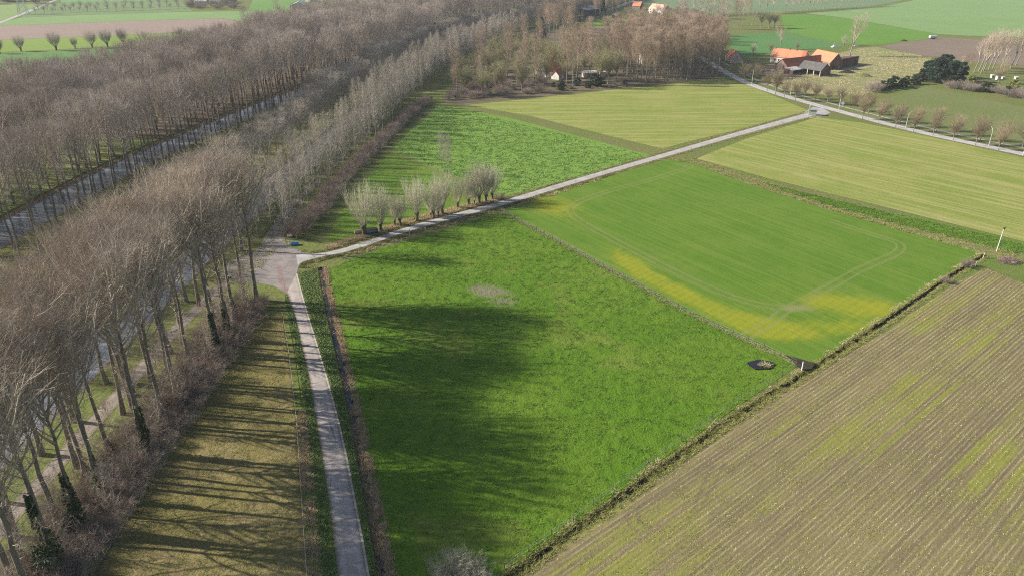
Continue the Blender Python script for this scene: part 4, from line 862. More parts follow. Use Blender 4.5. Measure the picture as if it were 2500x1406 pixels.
for i, (x, y) in enumerate(((2127,225),(2140,222),(2152,220),(2168,218),(2180,216),(2192,214),(2204,212),(2213,208),(2234,206),(2244,200),(2252,196))): p = G(x, y); plant('holly' if i > 1 else 'fieldbush', "hedge_bush", p[0], p[1], rng.uniform(1.0, 1.45), label="dark clipped-looking bush in the hedge line running to the pines", cat="bush", group="dark hedge line running to the pines")
for i in range(26): x = 2310+i*8; p = G(x+rng.uniform(-3, 3), 212+i*1.15+rng.uniform(-5, 4)); plant('fieldbush' if rng.random() < .85 else 'holly', "hedge_bush", p[0], p[1], rng.uniform(.75, 1.15), label="brown tangled bush in the hedge below the wind-leaned poplars", cat="bush", group="brown hedge below the wind-leaned poplars")
for x, y in ((2350,190),(2340,195),(2362,185)): p = G(x, y); plant('wood', "brown_tree", p[0], p[1], .5, label="short brown bare tree beside the right flank of the pines", group="short brown trees beside the pines")
p = G(2437,205); plant('lime', "fruit_tree", p[0], p[1], 1.05, label="spreading fawn fruit tree in front of the small white boxes")
# scrub hedge along the mossy path, undergrowth, verge bushes
hl = smooth_line(GL((742,580),(800,520),(868,432),(930,370),(985,310),(1055,250)), 1)
for p in along(offset(hl, 2.0), 0, 3.0, .9): plant('scrub' if rng.random() < .75 else 'under', "scrub_bush", p[0]+rng.uniform(-.9, .9), p[1], rng.uniform(.7, 1.45)*(1.35 if p[1] < 225 else 1.0), label="reddish brown bare bush in the scrub hedge along the mossy path", cat="bush", group="reddish scrub hedge along the mossy path")
for p in along(offset(hl, 5.0), 0, 3.6, .7): plant('scrub', "scrub_bush", p[0], p[1], rng.uniform(.6, 1.0), label="reddish brown bare bush in the scrub hedge along the mossy path", cat="bush", group="reddish scrub hedge along the mossy path")
for y in np.arange(58, 100, 3.1): plant('under', "undergrowth_bush", -66.2+rng.uniform(-1.2, 1.2), y, rng.uniform(.6, 1.1), label="tangled brown bush in the undergrowth at the feet of the near poplars", cat="bush", group="undergrowth at the feet of the near poplars")
for y in np.arange(60, 149, 2.6):
    for x in (-57.2, -60.4, -63.4): plant('under', "undergrowth_bush", x+rng.uniform(-.9, .9), y+rng.uniform(-1, 1), rng.uniform(.85, 1.4) if y > 72 else rng.uniform(.9, 1.3), label="tangled brown bush in the undergrowth at the feet of the near poplars", cat="bush", group="undergrowth at the feet of the near poplars")
p = G(1118,1432); plant('greybush', "bare_shrub", p[0], p[1], 1.15, label="pale grey rounded bare shrub alone at the bottom edge of the pasture", cat="shrub")
p = G(1218,487); plant('under', "bramble_bush", p[0], p[1], .8, label="fawn bramble bush at the right end of the pollard willows", cat="bush")
for q, s, l in (((2362,652), .55, "larger dark shrub on the ditch beside the garden corner"), ((2308,690), .4, "small dark shrub on the ditch casting a long shadow")): p = G(*q); plant('fieldbush', "ditch_shrub", p[0], p[1], s, label=l, cat="shrub")
# ------------------------------------------------------------------ buildings
M_white = plain("whitewash", (.66,.63,.58), .8, .1, 1.5, dirt=(.42,.38,.32)); M_orange = tile_mat("orange_tiles", (.39,.17,.095), (.45,.205,.12), (.28,.105,.06)); M_redt = tile_mat("red_tiles", (.33,.10,.06), (.38,.125,.075), (.22,.07,.045))
M_brick = brick_mat("dark_brick", (.17,.085,.06), (.21,.11,.08), (.2,.18,.16)); M_slate = tile_mat("grey_sheets", (.085,.08,.078), (.115,.11,.105), (.05,.05,.048)); M_boards = plain("tarred_boards", (.11,.055,.045), .85, .35, 2.0, stretch=(6, 6, .5))
M_glass = plain("window_glass", (.04,.05,.06), .1, .1, 1, .6); M_dark = plain("dark_opening", (.012,.011,.010), .9, .2, 1); M_wood = plain("weathered_wood", (.20,.165,.12), .85, .3, 4, stretch=(4, 4, .6)); M_conc = plain("concrete", (.45,.43,.40), .85, .15, 2)
M_metal = plain("galvanised_metal", (.50,.51,.52), .45, .1, 3, .5, .6); M_blue = plain("pale_blue_sheet", (.42,.50,.58), .6, .1, 1); M_bluer = plain("blue_grey_roof", (.30,.38,.47), .6, .1, 1); M_pink = tile_mat("faded_tiles", (.52,.30,.22), (.58,.35,.27), (.4,.22,.16)); M_cream = plain("cream_wall", (.50,.455,.375), .85, .15, 1.5, dirt=(.34,.29,.22))
def house(name, label, A, B, depth, wh, rh, wm, rm, cat="house", gable_front=False, over=.35, windows=(), doors=(), chim=(), mono=False, backwall=True, frontwall=True, roof2=None):
    """A-B: front wall on the ground; the ridge runs along A-B, or away from the viewer for gable_front"""
    A, B = np.array(A, float), np.array(B, float); d = B-A; L = float(np.hypot(*d)); a = math.atan2(d[1], d[0])
    if gable_front: t = empty(name, B[0], B[1], 0, a+math.pi/2); L, depth = depth, L
    else: t = empty(name, A[0], A[1], 0, a)
    tag(t, label, cat)
    w = MB(); D = depth
    if mono: prof = [(0, 0), (D, 0), (D, wh+rh), (0, wh)]
    else: prof = [(0, 0), (D, 0), (D, wh), (D/2, wh+rh), (0, wh)]
    th = .25
    for x in (0, L-th): w.hexa([(x, y, z) for y, z in prof], [(x+th, y, z) for y, z in prof])
    if frontwall: w.box(th, L-th, 0, th, 0, wh-.02)
    if backwall: w.box(th, L-th, D-th, D, 0, (wh+rh if mono else wh)-.02)
    w.build("wall", wm, t)
    r = MB(); k = .18
    def slab(y0, z0, y1, z1, x0=-over, x1=L+over): r.hexa([(x0,y0,z0),(x1,y0,z0),(x1,y1,z1),(x0,y1,z1)], [(x0,y0,z0+k),(x1,y0,z0+k),(x1,y1,z1+k),(x0,y1,z1+k)])
    if mono: s = rh/D; slab(-over, wh-over*s+.03, D+over, wh+rh+over*s+.03)
    else:
        s = rh/(D/2); slab(-over, wh-over*s+.03, D/2, wh+rh+.03); slab(D+over, wh-over*s+.03, D/2, wh+rh+.035)
        r.tube((-over, D/2, wh+rh+k), (L+over, D/2, wh+rh+k), .13, k=6)
    ro = r.build("roof", rm, t)
    if roof2:                                                        # a differently coloured half of the same roof, a touch proud of it
        x0, m2 = roof2; r = MB(); slab(-over-.02, wh-over*s+.07, D/2, wh+rh+.07, x0, L+over+.02); r.build("roof", m2, t)
    for x, h in chim: MB().box(x-.35, x+.35, D/2-.35, D/2+.35, wh+rh-.8, wh+rh+h).build("chimney", M_brick, ro)
    for side, x, z, ww, hh in windows:
        f = MB(); p = MB()
        if side == 'f': f.box(x-ww/2, x+ww/2, -.06, .02, z, z+hh); p.box(x-ww/2+.09, x+ww/2-.09, -.075, -.05, z+.09, z+hh-.09)
        else: X = L if side == 'r' else 0; q = .06 if side == 'r' else -.06; f.box(min(X, X+q), max(X, X+q), x-ww/2, x+ww/2, z, z+hh); p.box(min(X+q, X+q*1.3), max(X+q, X+q*1.3), x-ww/2+.09, x+ww/2-.09, z+.09, z+hh-.09)
        fo = f.build("window", M_white if wm is not M_white else M_wood, t); p.build("pane", M_glass, fo)
    for side, x, ww, hh, m in doors:
        q = MB()
        if side == 'f': q.box(x-ww/2, x+ww/2, -.07, .03, 0, hh)
        elif side == 'r': q.box(L-.03, L+.07, x-ww/2, x+ww/2, 0, hh)
        else: q.box(-.07, .03, x-ww/2, x+ww/2, 0, hh)
        q.build("door", m, t)
    return t
house("farmhouse", "long low white farmhouse with a two-tone orange tiled roof", G(1881.5,137.3,3.8), G(1961,146,3.8), 8.0, 3.8, 4.6, M_white, M_orange, roof2=(20.5, M_redt), chim=((1.2, .9), (11, 1.1), (15.8, 1.4)), doors=(("f", 8.5, 1.1, 2.1, M_wood), ("f", 19.5, 1.4, 2.2, M_wood)), windows=[("f", x, 1.1, 1.0, 1.3) for x in (3.2, 6, 11.5, 14, 17.2, 22.5, 26, 29.5)])
house("red_barn", "long open barn with a weathered red tiled roof in the middle of the farm", G(1921.6,163.3,3.6), G(2017,152.3,3.6), 9.0, 3.6, 3.7, M_brick, M_redt, "barn", doors=[("f", x, 3.0, 2.8, M_dark) for x in (4, 9, 14)], windows=[("f", 24, 1.2, 1.0, 1.0)])
house("orange_barn", "tall gabled barn with the brightest orange roof at the back of the farm", G(1977,142.5,4.6), G(2027,153.5,4.6), 9.5, 4.6, 5.0, M_brick, M_orange, "barn", doors=(("r", 3, 1.6, 2.6, M_dark),), windows=(("r", 5.5, 3.2, 1.0, 1.6), ("r", 7.2, 1, .8, 1.2)))
house("board_barn", "long dark barn of tarred brown boards on the right of the farm", G(2046,167), G(2093.5,158.5), 9, 5.2, -1.2, M_boards, M_boards, "barn", mono=True, over=.25, doors=[("f", x, 1.3, 3.6, M_brick) for x in (2.5, 6.5, 10.5, 14.5)])
t = house("open_shed", "open-fronted shed with a mossy grey sheet roof on square posts", G(1950,165.3,3.3), G(2004,174,3.3), 9.5, 3.3, 3.6, M_brick, M_slate, "shed", frontwall=False)
LS = float(np.hypot(*(G(2004,174,3.3)-G(1950,165.3,3.3))))
for x in np.linspace(LS*.42, LS-.2, 3): MB().box(x-.2, x+.2, -.12, .28, 0, 3.2).build("post", M_conc, t)
t = house("lean_to", "low lean-to with a pale sheet roof and a dark open front", G(1937,173,2.6), G(1964,169,2.6), 6.5, 2.6, .5, M_boards, plain("pale_sheets", (.36,.34,.33), .6, .12, 1), "shed", mono=True, frontwall=False)
house("brick_cottage", "small old cottage with a brownish red roof and pale front beside the wood", G(1771,136.5,3.0), G(1785,143.5,3.0), 8.0, 3.0, 4.2, M_cream, tile_mat("old_tiles", (.36,.155,.105), (.42,.19,.13), (.24,.11,.08)), windows=(("f", 2, 1, 1, 1.3), ("f", 5.5, 1, 1, 1.3), ("r", 4, 3.3, .9, 1.1)), doors=(("f", 8.3, 1.1, 2.1, M_wood),))
house("wood_cottage", "white cottage with a bright orange roof half hidden by garden trees", G(1334,190), G(1364,187), 9, 3.2, 4.6, M_white, M_orange, chim=((.8, 1.3), (8.5, 1.2)), windows=[("f", x, 1, 1.1, 1.3) for x in (2, 5, 8)], doors=(("f", 9.4, 1, 2.1, M_wood),))
house("cottage_wing", "small white wing with a pale flat roof left of the orange cottage", G(1317,187), G(1335,185.5), 6, 2.8, .6, M_white, M_conc, "house", mono=True, windows=(("f", 2.5, .9, 1.4, 1.2),))
house("orange_annex", "little orange-roofed annex standing before the woodland cottage", G(1364,196), G(1377,192), 5, 2.4, 2.6, M_white, M_orange, windows=(("f", 2, .8, .9, 1),))
t = empty("garden_wall", *G(1426,191), 0, math.atan2(*(G(1478,188)-G(1426,191))[::-1])); tag(t, "long whitewashed garden building with a low pale roof at the meadow edge", "garden building")
Lw = float(np.hypot(*(G(1478,188)-G(1426,191)))); MB().box(0, Lw, 0, 4, 0, 2.6).build("wall", plain("aged_whitewash", (.50,.47,.42), .85, .15, 1.2, dirt=(.33,.29,.23)), t); MB().hexa([(-.2,-.3,2.62),(Lw+.2,-.3,2.62),(Lw+.2,4.2,3.3),(-.2,4.2,3.3)], [(-.2,-.3,2.74),(Lw+.2,-.3,2.74),(Lw+.2,4.2,3.42),(-.2,4.2,3.42)]).build("roof", M_cream, t)
for x in (3, 8): MB().box(x-.5, x+.5, -.05, .03, .9, 1.9).build("window", M_glass, t)
house("villa", "pale house with a faded pink roof showing through the fawn wood", G(1572,158), G(1612,154), 9, 3.4, 4.2, M_white, M_pink, windows=[("f", x, 1, 1.1, 1.3) for x in (2, 5, 9, 12)], doors=(("f", 7, 1.1, 2.1, M_wood),))
house("far_villa", "far white house with a pinkish roof behind the yellow trees", G(1583,33), G(1618,37), 11, 5, 4.5, M_white, M_pink, windows=[("f", x, z, 1.3, 1.5) for x in (3, 8, 13, 18) for z in (1, 3.2)], chim=((2, 1.5),))
house("far_house", "far house of which mostly the orange roof shows above bare trees", G(1543,24), G(1562,25), 9, 4, 4.5, M_brick, M_orange, windows=(("f", 3, 1, 1.2, 1.4), ("f", 8, 1, 1.2, 1.4)))
house("timber_barn", "dark timber barn with a pale sloping roof among far trees", G(1428,41), G(1462,39), 14, 6.5, 2.5, plain("dark_timber", (.045,.04,.04), .9, .3, 1), plain("pale_roof", (.33,.33,.33), .7, .15, .5), "barn", mono=True, doors=(("f", 8, 4, 4.5, M_dark),))
house("dark_hut", "small dark hut with one bright window beside the tall spruce", G(1280,124), G(1302,122), 5, 2.6, 1.2, M_dark, M_slate, "hut", windows=(("f", 4.5, 1.3, 2.2, 1.1),))
house("garden_shed", "small dark shed at the head of the pale-trunked avenue", G(1503,47), G(1517,46), 6, 3, 1.6, M_dark, M_conc, "shed", doors=(("f", 3, 1.6, 2.2, M_wood),))
house("blue_barn", "far pale blue gabled barn with a dark square door at the top edge", G(709,27.5), G(748.5,27.0), 26, 5.4, 3.6, M_blue, M_bluer, "barn", gable_front=True, doors=(("l", 10.6, 4.2, 4.2, plain("navy_door", (.03,.05,.09), .6, .1, 1)),))
house("far_shed", "far white shed inside the dark thicket, the longer one", G(478,12), G(505,11), 10, 3.5, 2.5, M_white, M_white, "shed", doors=(("f", 6, 3, 2.8, M_dark),))
house("far_shed", "far white shed inside the dark thicket, the shorter one", G(513,9.5), G(528,9), 8, 3.5, 2, M_white, M_white, "shed", doors=(("f", 3, 2, 2.4, M_dark),))
house("far_house", "cream farmhouse cut by the top edge beside the far blue barn", G(757,7), G(780,5), 9, 3.5, 3, M_cream, M_pink, windows=(("f", 4, 1, 1.2, 1.2),))
for i, (x, y, s, l) in enumerate(((2421,191,1.3,"white box hut, leftmost of the row behind the fawn fruit tree"),(2434,196,1.5,"white box hut right under the fawn fruit tree"),(2447,194,1.0,"smallest white box hut right of the fruit tree"),(2479,197,1.5,"cream box hut nearest the right edge"))):
    p = G(x, y); house("box_hut", l, p, p+np.array([s*1.3, .2]), s*1.1, s, .35, M_white if i < 3 else M_cream, M_conc, "hut", mono=True, over=.12, doors=(("f", s*.6, .6, s*.75, M_wood),))

# ------------------------------------------------------------------ road furniture
def lamp(px, py, label, H=8.0):
    x, y = G(px, py); d = mr[np.argmin(np.hypot(*(mr-(x, y)).T))]-np.array((x, y)) if px > 1000 else np.array((1., .3))
    t = empty("street_lamp", x, y, 0, math.atan2(d[1], d[0])); tag(t, label, "street lamp", "street lamps along the main road" if px > 1000 else None)
    pts = [(0,0,0),(0,0,H*.45),(.02,0,H*.74),(.22,0,H*.87),(.65,0,H*.95),(1.3,0,H*.99)]
    MB().path(pts, [.13,.11,.09,.075,.065,.055]).build("pole", M_conc, t)
    MB().hexa([(1.25,-.1,H*.985),(2.0,-.14,H*1.0),(2.0,.14,H*1.0),(1.25,.1,H*.985)], [(1.25,-.09,H*.985+.12),(1.95,-.1,H*1.0+.13),(1.95,.1,H*1.0+.13),(1.25,.09,H*.985+.12)]).build("lamp_head", M_metal, t)
for x, y, l in ((1835,209,"curved street lamp nearest the wood end of the main road"),(1928,243,"curved street lamp across the road from the open farm shed"),(2047,274,"curved street lamp opposite the bus shelter"),(2210,317,"curved street lamp half hidden among avenue trees, third from the right edge"),(2412,363,"tall curved street lamp standing clear near the right edge"),(2497,381,"street lamp cut by the right edge of the picture")): lamp(x, y, l)
lamp(79, 1092, "pale lamp post with a short arm among the near poplars, at the cycle path", 5.2)
# bus shelter and signs
sx, sy = G(1992,283.5); t = empty("bus_shelter", sx, sy, 0, math.radians(-20)); tag(t, "grey-green bus shelter with a dark open side at the track corner", "bus shelter")
M_shel = plain("shelter_concrete", (.30,.33,.27), .85, .15, 2)
w = MB(); w.box(-3.4, 0, 0, .15, 0, 2.4); w.box(-3.4, -3.25, .15, 2.2, 0, 2.4); w.box(-3.25, 0, 2.05, 2.2, 0, 2.4); w.build("wall", M_shel, t)
MB().hexa([(-3.7,-.3,2.42),(.5,-.3,2.55),(.5,2.5,2.55),(-3.7,2.5,2.42)], [(-3.7,-.3,2.57),(.5,-.3,2.72),(.5,2.5,2.72),(-3.7,2.5,2.57)]).build("roof", plain("shelter_roof", (.20,.21,.22), .8, .15, 2), t)
MB().box(-3.1, -.6, 1.55, 1.95, .42, .48).build("bench", M_wood, t)
M_sign = plain("sign_white", (.75,.76,.78), .5, .06, 2); M_pblue = plain("sign_blue", (.50,.58,.70), .5, .06, 2)
def sign(px, py, label, h, w_, shape='board', mat=None, name="road_sign"):
    x, y = G(px, py); t = empty(name, x, y, 0, math.radians(-15)); tag(t, label, "sign")
    MB().tube((0,0,0), (0,0,h), .05).build("post", M_metal, t)
    b = MB(); 
    if shape == 'disc': b.tube((0,-.06,h-.4), (0,-.02,h-.4), w_, k=20)
    else: b.box(-w_/2, w_/2, -.07, -.052, h-1.6 if shape == 'tall' else h-.6, h)
    b.build("sign_board", mat or M_sign, t)
sign(2056,263,"round pale blue sign under the lamp opposite the bus shelter", 2.4, .75, 'disc', M_pblue)
sign(1976,269,"white post sign left of the bus shelter on the meadow corner", 2.6, .35, 'tall')
sign(2005,276,"white upright sign right beside the bus shelter", 2.5, .45, 'tall'); sign(2003,265,"small white sign at the road edge behind the bus shelter", 1.6, .6)
def bollard(px, py, label, h=1.0, r=.09, m=None):
    x, y = G(px, py); t = empty("bollard", x, y); tag(t, label, "bollard"); MB().tube((0,0,0), (0,0,h), r, r*.9, 10).blob((0,0,h), r*.9, n=10, m=5).build("post", m or M_sign, t); MB().tube((0,0,h*.72), (0,0,h*.86), r*1.06, k=10).build("band", plain("bollard_band", (.5,.06,.05), .5, .1, 2), t)
bollard(705,597,"white bollard beside the blue trough at the junction"); bollard(671,546,"white bollard at the left side of the mossy path mouth"); bollard(738,506,"pale stump-like bollard on the grass by the scrub hedge", 1.3, .12)
x, y = G(720,599); t = empty("trough", x, y, 0, .2); tag(t, "bright blue plastic trough lying at the foot of the scrub hedge", "trough"); M_tub = plain("blue_plastic", (.05,.17,.46), .5, .12, 2)
q = MB(); q.hexa([(-.9,-.4,.02),(.9,-.4,.02),(.9,.4,.02),(-.9,.4,.02)], [(-1.05,-.5,.18),(1.05,-.5,.18),(1.05,.5,.18),(-1.05,.5,.18)]); q.box(-1.05,1.05,-.5,-.42,.18,.62); q.box(-1.05,1.05,.42,.5,.18,.62); q.box(-1.05,-.97,-.42,.42,.18,.62); q.box(.97,1.05,-.42,.42,.18,.62); q.build("tub", M_tub, t)
MB().tube((-1.02,-.53,.62), (1.02,-.53,.62), .05).tube((-1.02,.53,.62), (1.02,.53,.62), .05).build("rim", plain("blue_rim", (.08,.24,.55), .5, .1, 2), t)
x, y = G(708,584); t = empty("notice_box", x, y, 0, .1); tag(t, "red and white notice board on two posts beside the mossy path", "notice board"); MB().tube((-.55,0,0),(-.55,0,1.2),.05).tube((.55,0,0),(.55,0,1.2),.05).build("post", M_wood, t); MB().box(-.7,.7,-.05,.05,.75,1.35).build("board", M_sign, t); MB().box(-.75,.75,-.15,.15,1.37,1.5).build("roof", plain("red_paint", (.35,.06,.05), .6, .15, 2), t)
def bench(px, py, rz, label):
    x, y = G(px, py); t = empty("park_bench", x, y, 0, rz); tag(t, label, "bench")
    MB().box(-.9,.9,-.22,.22,.42,.48).build("seat", M_wood, t); MB().hexa([(-.9,.2,.52),(.9,.2,.52),(.9,.25,.52),(-.9,.25,.52)], [(-.9,.30,.92),(.9,.30,.92),(.9,.35,.92),(-.9,.35,.92)]).build("backrest", M_wood, t)
    for s in (-.7, .7): MB().box(s-.06, s+.06, -.2, .2, 0, .415).build("leg", M_conc, t)
bench(726,536,1.2,"dark bench on the grass nearest the junction, beside the scrub hedge"); bench(806,447,1.1,"dark bench farther up the mossy path"); bench(788,468,1.1,"dark bench between two others along the mossy path")
# old trailer and drum under the first pollard
x, y = G(906,573); t = empty("covered_trailer", x, y, 0, math.radians(28)); tag(t, "dark green covered trailer with a yellow-green top under the first pollard willows", "trailer")
MB().hexa([(-1.7,-.85,.45),(1.7,-.85,.45),(1.7,.85,.45),(-1.7,.85,.45)], [(-1.75,-.9,1.75),(1.75,-.9,1.75),(1.75,.9,1.75),(-1.75,.9,1.75)]).build("body", plain("dark_green_canvas", (.02,.035,.035), .7, .2, 2), t)
MB().hexa([(-1.8,-.95,1.76),(1.8,-.95,1.76),(1.8,.95,1.76),(-1.8,.95,1.76)], [(-1.6,-.5,2.15),(1.6,-.5,2.15),(1.6,.6,2.15),(-1.6,.6,2.15)]).build("cover", plain("mossy_canvas", (.20,.215,.06), .85, .25, 2, dirt=(.1,.11,.05)), t)
MB().hexa([(-1.5,-.915,1.0),(1.3,-.915,1.0),(1.3,-.905,1.0),(-1.5,-.905,1.0)], [(-1.5,-.925,1.6),(1.3,-.925,1.6),(1.3,-.905,1.6),(-1.5,-.905,1.6)]).build("window", plain("blue_grey_pane", (.10,.16,.19), .3, .1, 2), t)
for s in (-.95, .95):
    w = MB().tube((-.2, s-.1, .38), (-.2, s+.1, .38), .38, k=16).build("wheel", plain("tyre", (.02,.02,.02), .9, .1, 2), t); MB().tube((-.2, s-.11, .38), (-.2, s+.11, .38), .17, k=12).build("rim", M_metal, w)
MB().tube((1.7,0,.5), (2.9,0,.35), .05).build("tow_bar", M_metal, t)
x, y = G(874,571); t = empty("drum", x, y, 0, math.radians(20)); tag(t, "tan cylindrical drum lying left of the covered trailer", "drum"); M_drum = plain("tan_plastic", (.40,.32,.20), .6, .15, 2)
MB().tube((-.9,0,.6), (.9,0,.6), .58, k=20).blob((-.9,0,.6), .575, (.35,1,1), 16, 8).blob((.9,0,.6), .575, (.35,1,1), 16, 8).build("barrel", M_drum, t)
for s in (-.5, .5): MB().box(s-.08, s+.08, -.5, .5, 0, .12).build("skid", M_wood, t)
# utility pole, brushwood, hose
x, y = G(2432,617); t = empty("utility_pole", x, y, 0, .4); tag(t, "cut-off pale concrete pole with a dark bracket at its top, at the field corner", "pole")
MB().tube((0,0,-.2), (.25,0,6.6), .15, .11, 10).build("pole", M_conc, t); MB().box(.02,.5,-.14,.14,6.5,6.95).box(-.35,.9,-.04,.04,6.85,6.95).build("bracket", plain("rusty_steel", (.09,.075,.07), .8, .3, 3), t)
gb = np.random.default_rng(9); p = G(2463,640); n = 900
a = gb.uniform(0, 6.28, n); q = np.sqrt(gb.uniform(0, 1, n)); b = np.column_stack([np.cos(a)*q*2.6, np.sin(a)*q*1.9, gb.uniform(.02, 1, n)*1.35*(1-q**2)+.03]); d = unit(gb.normal(size=(n, 3))*np.array([1, 1, .3]))*gb.uniform(.3, 1.0, (n, 1))
t = obj("brush_heap", mm("brush_heap", tubes(dict(p0=b-d, p1=b+np.array([0, 0, .08]), p2=b+d, r=gb.uniform(.012, .035, n)), 1, 3, .5), twig_mat("brushwood", (.17,.12,.10), (.25,.18,.15))), None, (p[0], p[1], 0)); tag(t, "heap of reddish brushwood on the short grass at the right edge", "brush heap")
p = G(2474,644); t = empty("sack", *p); tag(t, "white sack lying against the brushwood heap", "sack"); MB().blob((0,0,.3), .5, (1.2,.8,.62), 14, 8, .08).build("bag", M_sign, t); MB().tube((.5,0,.35), (.75,.1,.42), .1, .16).build("neck", M_sign, t)
p = G(2480,625); h = smooth_line(GL((2470,629),(2478,620),(2490,616),(2510,617),(2530,622)), 2)-p; tag(obj("hose", MB().path([(x, y, .08) for x, y in h], .09, 6).build("hose", plain("black_rubber", (.02,.02,.02), .6, .1, 2)).data, None, (p[0], p[1], 0)), "thick black hose snaking off behind the brushwood heap", "hose")
bpy.data.objects.remove(bpy.data.objects["hose"]) if bpy.data.objects["hose"].get("label") is None else None
# things lying about the farm
x, y = G(2277,96); t = empty("tank_trailer", x, y, 0, .25); tag(t, "silvery white tank trailer parked where the green and ploughed fields meet", "trailer")
MB().tube((-3.2,0,1.7), (3.2,0,1.7), 1.15, k=20).blob((-3.2,0,1.7), 1.14, (.4,1,1), 16, 8).blob((3.2,0,1.7), 1.14, (.4,1,1), 16, 8).build("tank", plain("tank_white", (.62,.65,.68), .35, .1, 1, .5, .3), t)
for s in (-.9, .9):
    for q in (-.8, .9): MB().tube((q, s-.18, .55), (q, s+.18, .55), .55, k=14).build("wheel", plain("tyre", (.02,.02,.02), .9, .1, 2), t)
MB().tube((3.5,0,1.0), (5.2,0,.55), .1).build("tow_bar", M_metal, t)
x, y = G(2036,116); t = empty("harrow", x, y, 0, .3); tag(t, "pale sheet-covered farm implement with an upright post behind the farm", "farm implement")
MB().hexa([(-2.2,-1,.05),(2.6,-1,.05),(2.6,1.2,.05),(-2.2,1.2,.05)], [(-.5,-.4,1.1),(1.2,-.3,1.0),(1.2,.5,1.0),(-.5,.5,1.1)]).build("cover", M_sign, t); MB().tube((-.2,.2,.6), (-.2,.2,3.6), .16).box(-.5,.1,.05,.35,2.9,3.1).build("post", M_conc, t)
x, y = G(2090,113); t = empty("sheet_pile", x, y, 0, .2); tag(t, "low pile under a white sheet at the foot of the tall lone tree", "pile"); MB().hexa([(-2,-.8,0),(2,-.8,0),(2,.8,0),(-2,.8,0)], [(-1.5,-.5,.7),(1.4,-.4,.6),(1.4,.5,.6),(-1.5,.5,.7)]).build("sheet", M_sign, t); MB().box(-1.9,-1.5,-.9,-.81,0,.25).box(1.3,1.7,-.9,-.81,0,.25).build("weight", M_conc, t)
x, y = G(1886,176); t = empty("white_heap", x, y); tag(t, "small white wrapped bale in the farm yard", "bale"); MB().tube((-.6,0,.62), (.6,0,.62), .6, k=18).build("bale", M_sign, t); MB().tube((-.63,0,.62), (-.6,0,.62), .3, k=14).tube((.6,0,.62), (.63,0,.62), .3, k=14).build("wrap_end", M_conc, t)
def mound(px, py, sx_, sy_, h, mat, label):
    x, y = G(px, py); g = np.linspace(-1, 1, 25); X, Y = np.meshgrid(g, g); r = np.hypot(X, Y); Z = h*np.clip(1-r**1.6, -.05, 1)*(.75+.5*fbm(X*2.2+px, Y*2.2, 3)); k = (np.arange(24)[:,None]*25+np.arange(24)[None]).ravel()
    tag(obj("earth_mound", mesh("earth_mound", np.column_stack([X.ravel()*sx_, Y.ravel()*sy_, Z.ravel()]), [np.stack([k, k+1, k+26, k+25], 1)], [mat], smooth=True), None, (x, y, .02)), label, "mound")
mound(2068,178,5.5,3,1.5,M_mud,"dark earth mound in front of the board barn"); mound(2106,187,6,4,1.6,M_verge,"grassy earth mound right of the dark one by the farm"); mound(2207,101,3,2,1.2,M_mud,"small dark heap at the edge of the vivid green field")
# far pylon
x, y = G(58,36); t = empty("pylon", x, y, 0, .3); tag(t, "pale lattice legs of an electricity pylon by the far straight road", "pylon")
for sx_, sy_ in ((1,1),(1,-1),(-1,1),(-1,-1)): MB().tube((sx_*4.5,sy_*4.5,0), (sx_*1.2,sy_*1.2,26), .30, .24, 6).build("leg", M_metal, t)
b = MB()
for k in range(5):
    z0, z1 = k*5.0, k*5.0+5; r0, r1 = 4.5-z0*.127, 4.5-z1*.127
    for i in range(4):
        c = [(1,1),(1,-1),(-1,-1),(-1,1)]; u, v = c[i], c[(i+1) % 4]; b.tube((u[0]*r0,u[1]*r0,z0), (v[0]*r1,v[1]*r1,z1), .10, k=5); b.tube((v[0]*r0,v[1]*r0,z0), (u[0]*r1,u[1]*r1,z1), .10, k=5)
b.build("brace", M_metal, t)

# ------------------------------------------------------------------ fences
def fence(name, label, line, step, h, r, mat, wires=(.45, .85), wr=.012, rail=None):
    line = np.asarray(line, float); L = length(line); n = int(L/step)+1; P = resample(line, n); t = empty(name, P[0][0], P[0][1]); tag(t, label, "fence"); o = P[0]
    for i, p in enumerate(P):
        q = p-o; l = rng.normal(0, .05, 2); MB().tube((q[0], q[1], -.1), (q[0]+l[0], q[1]+l[1], h*rng.uniform(.9, 1.08)), r, r*.85, 6).build("post", mat, t)
    for z in wires:
        MB().path([(*(p-o), h*z) for p in P], wr, 4).build("wire" if not rail else "rail", rail or M_metal, t)
M_post = plain("fence_post", (.085,.075,.06), .9, .3, 3)
fence("wire_fence", "thin wire fence on dark posts between the pasture and the wheat", GL((1222,517),(1350,584),(1500,668),(1700,775),(1900,868),(1945,890)), 3.7, 1.25, .065, M_post)
fence("wire_fence", "wire fence along the ditch at the lower right side of the pasture", GL((1232,1388),(1400,1268),(1600,1120),(1800,982),(1940,897)), 4.4, 1.2, .06, M_post)
fence("wire_fence", "low wire fence on stubby posts between the farm track and the pasture", GL((845,640),(905,617),(1000,587),(1038,577),(1100,558),(1215,524)), 5.2, 1.15, .08, M_wood)
fence("plot_fence", "low pale rail along the road side of the dry grass plot", np.vstack([GL((689,766),(706,870),(723,1010),(736,1200),(749,1400)), [[-20.2,52]]]), 2.6, .75, .06, M_wood, (.92,), .035, plain("pale_rail", (.42,.36,.27), .8, .2, 3))
fence("plot_fence", "low weathered rail along the undergrowth side of the dry grass plot", np.vstack([GL((641,775),(600,825),(500,975),(400,1133),(232,1405)), [[-54.2,52]]]), 3.0, .8, .06, M_wood, (.9,), .03, M_wood)
fence("paddock_fence", "pale post fence behind the brick barn of the farm", GL((2043,136),(2062,141),(2075,145),(2090,147)), 5, 1.8, .13, M_conc)
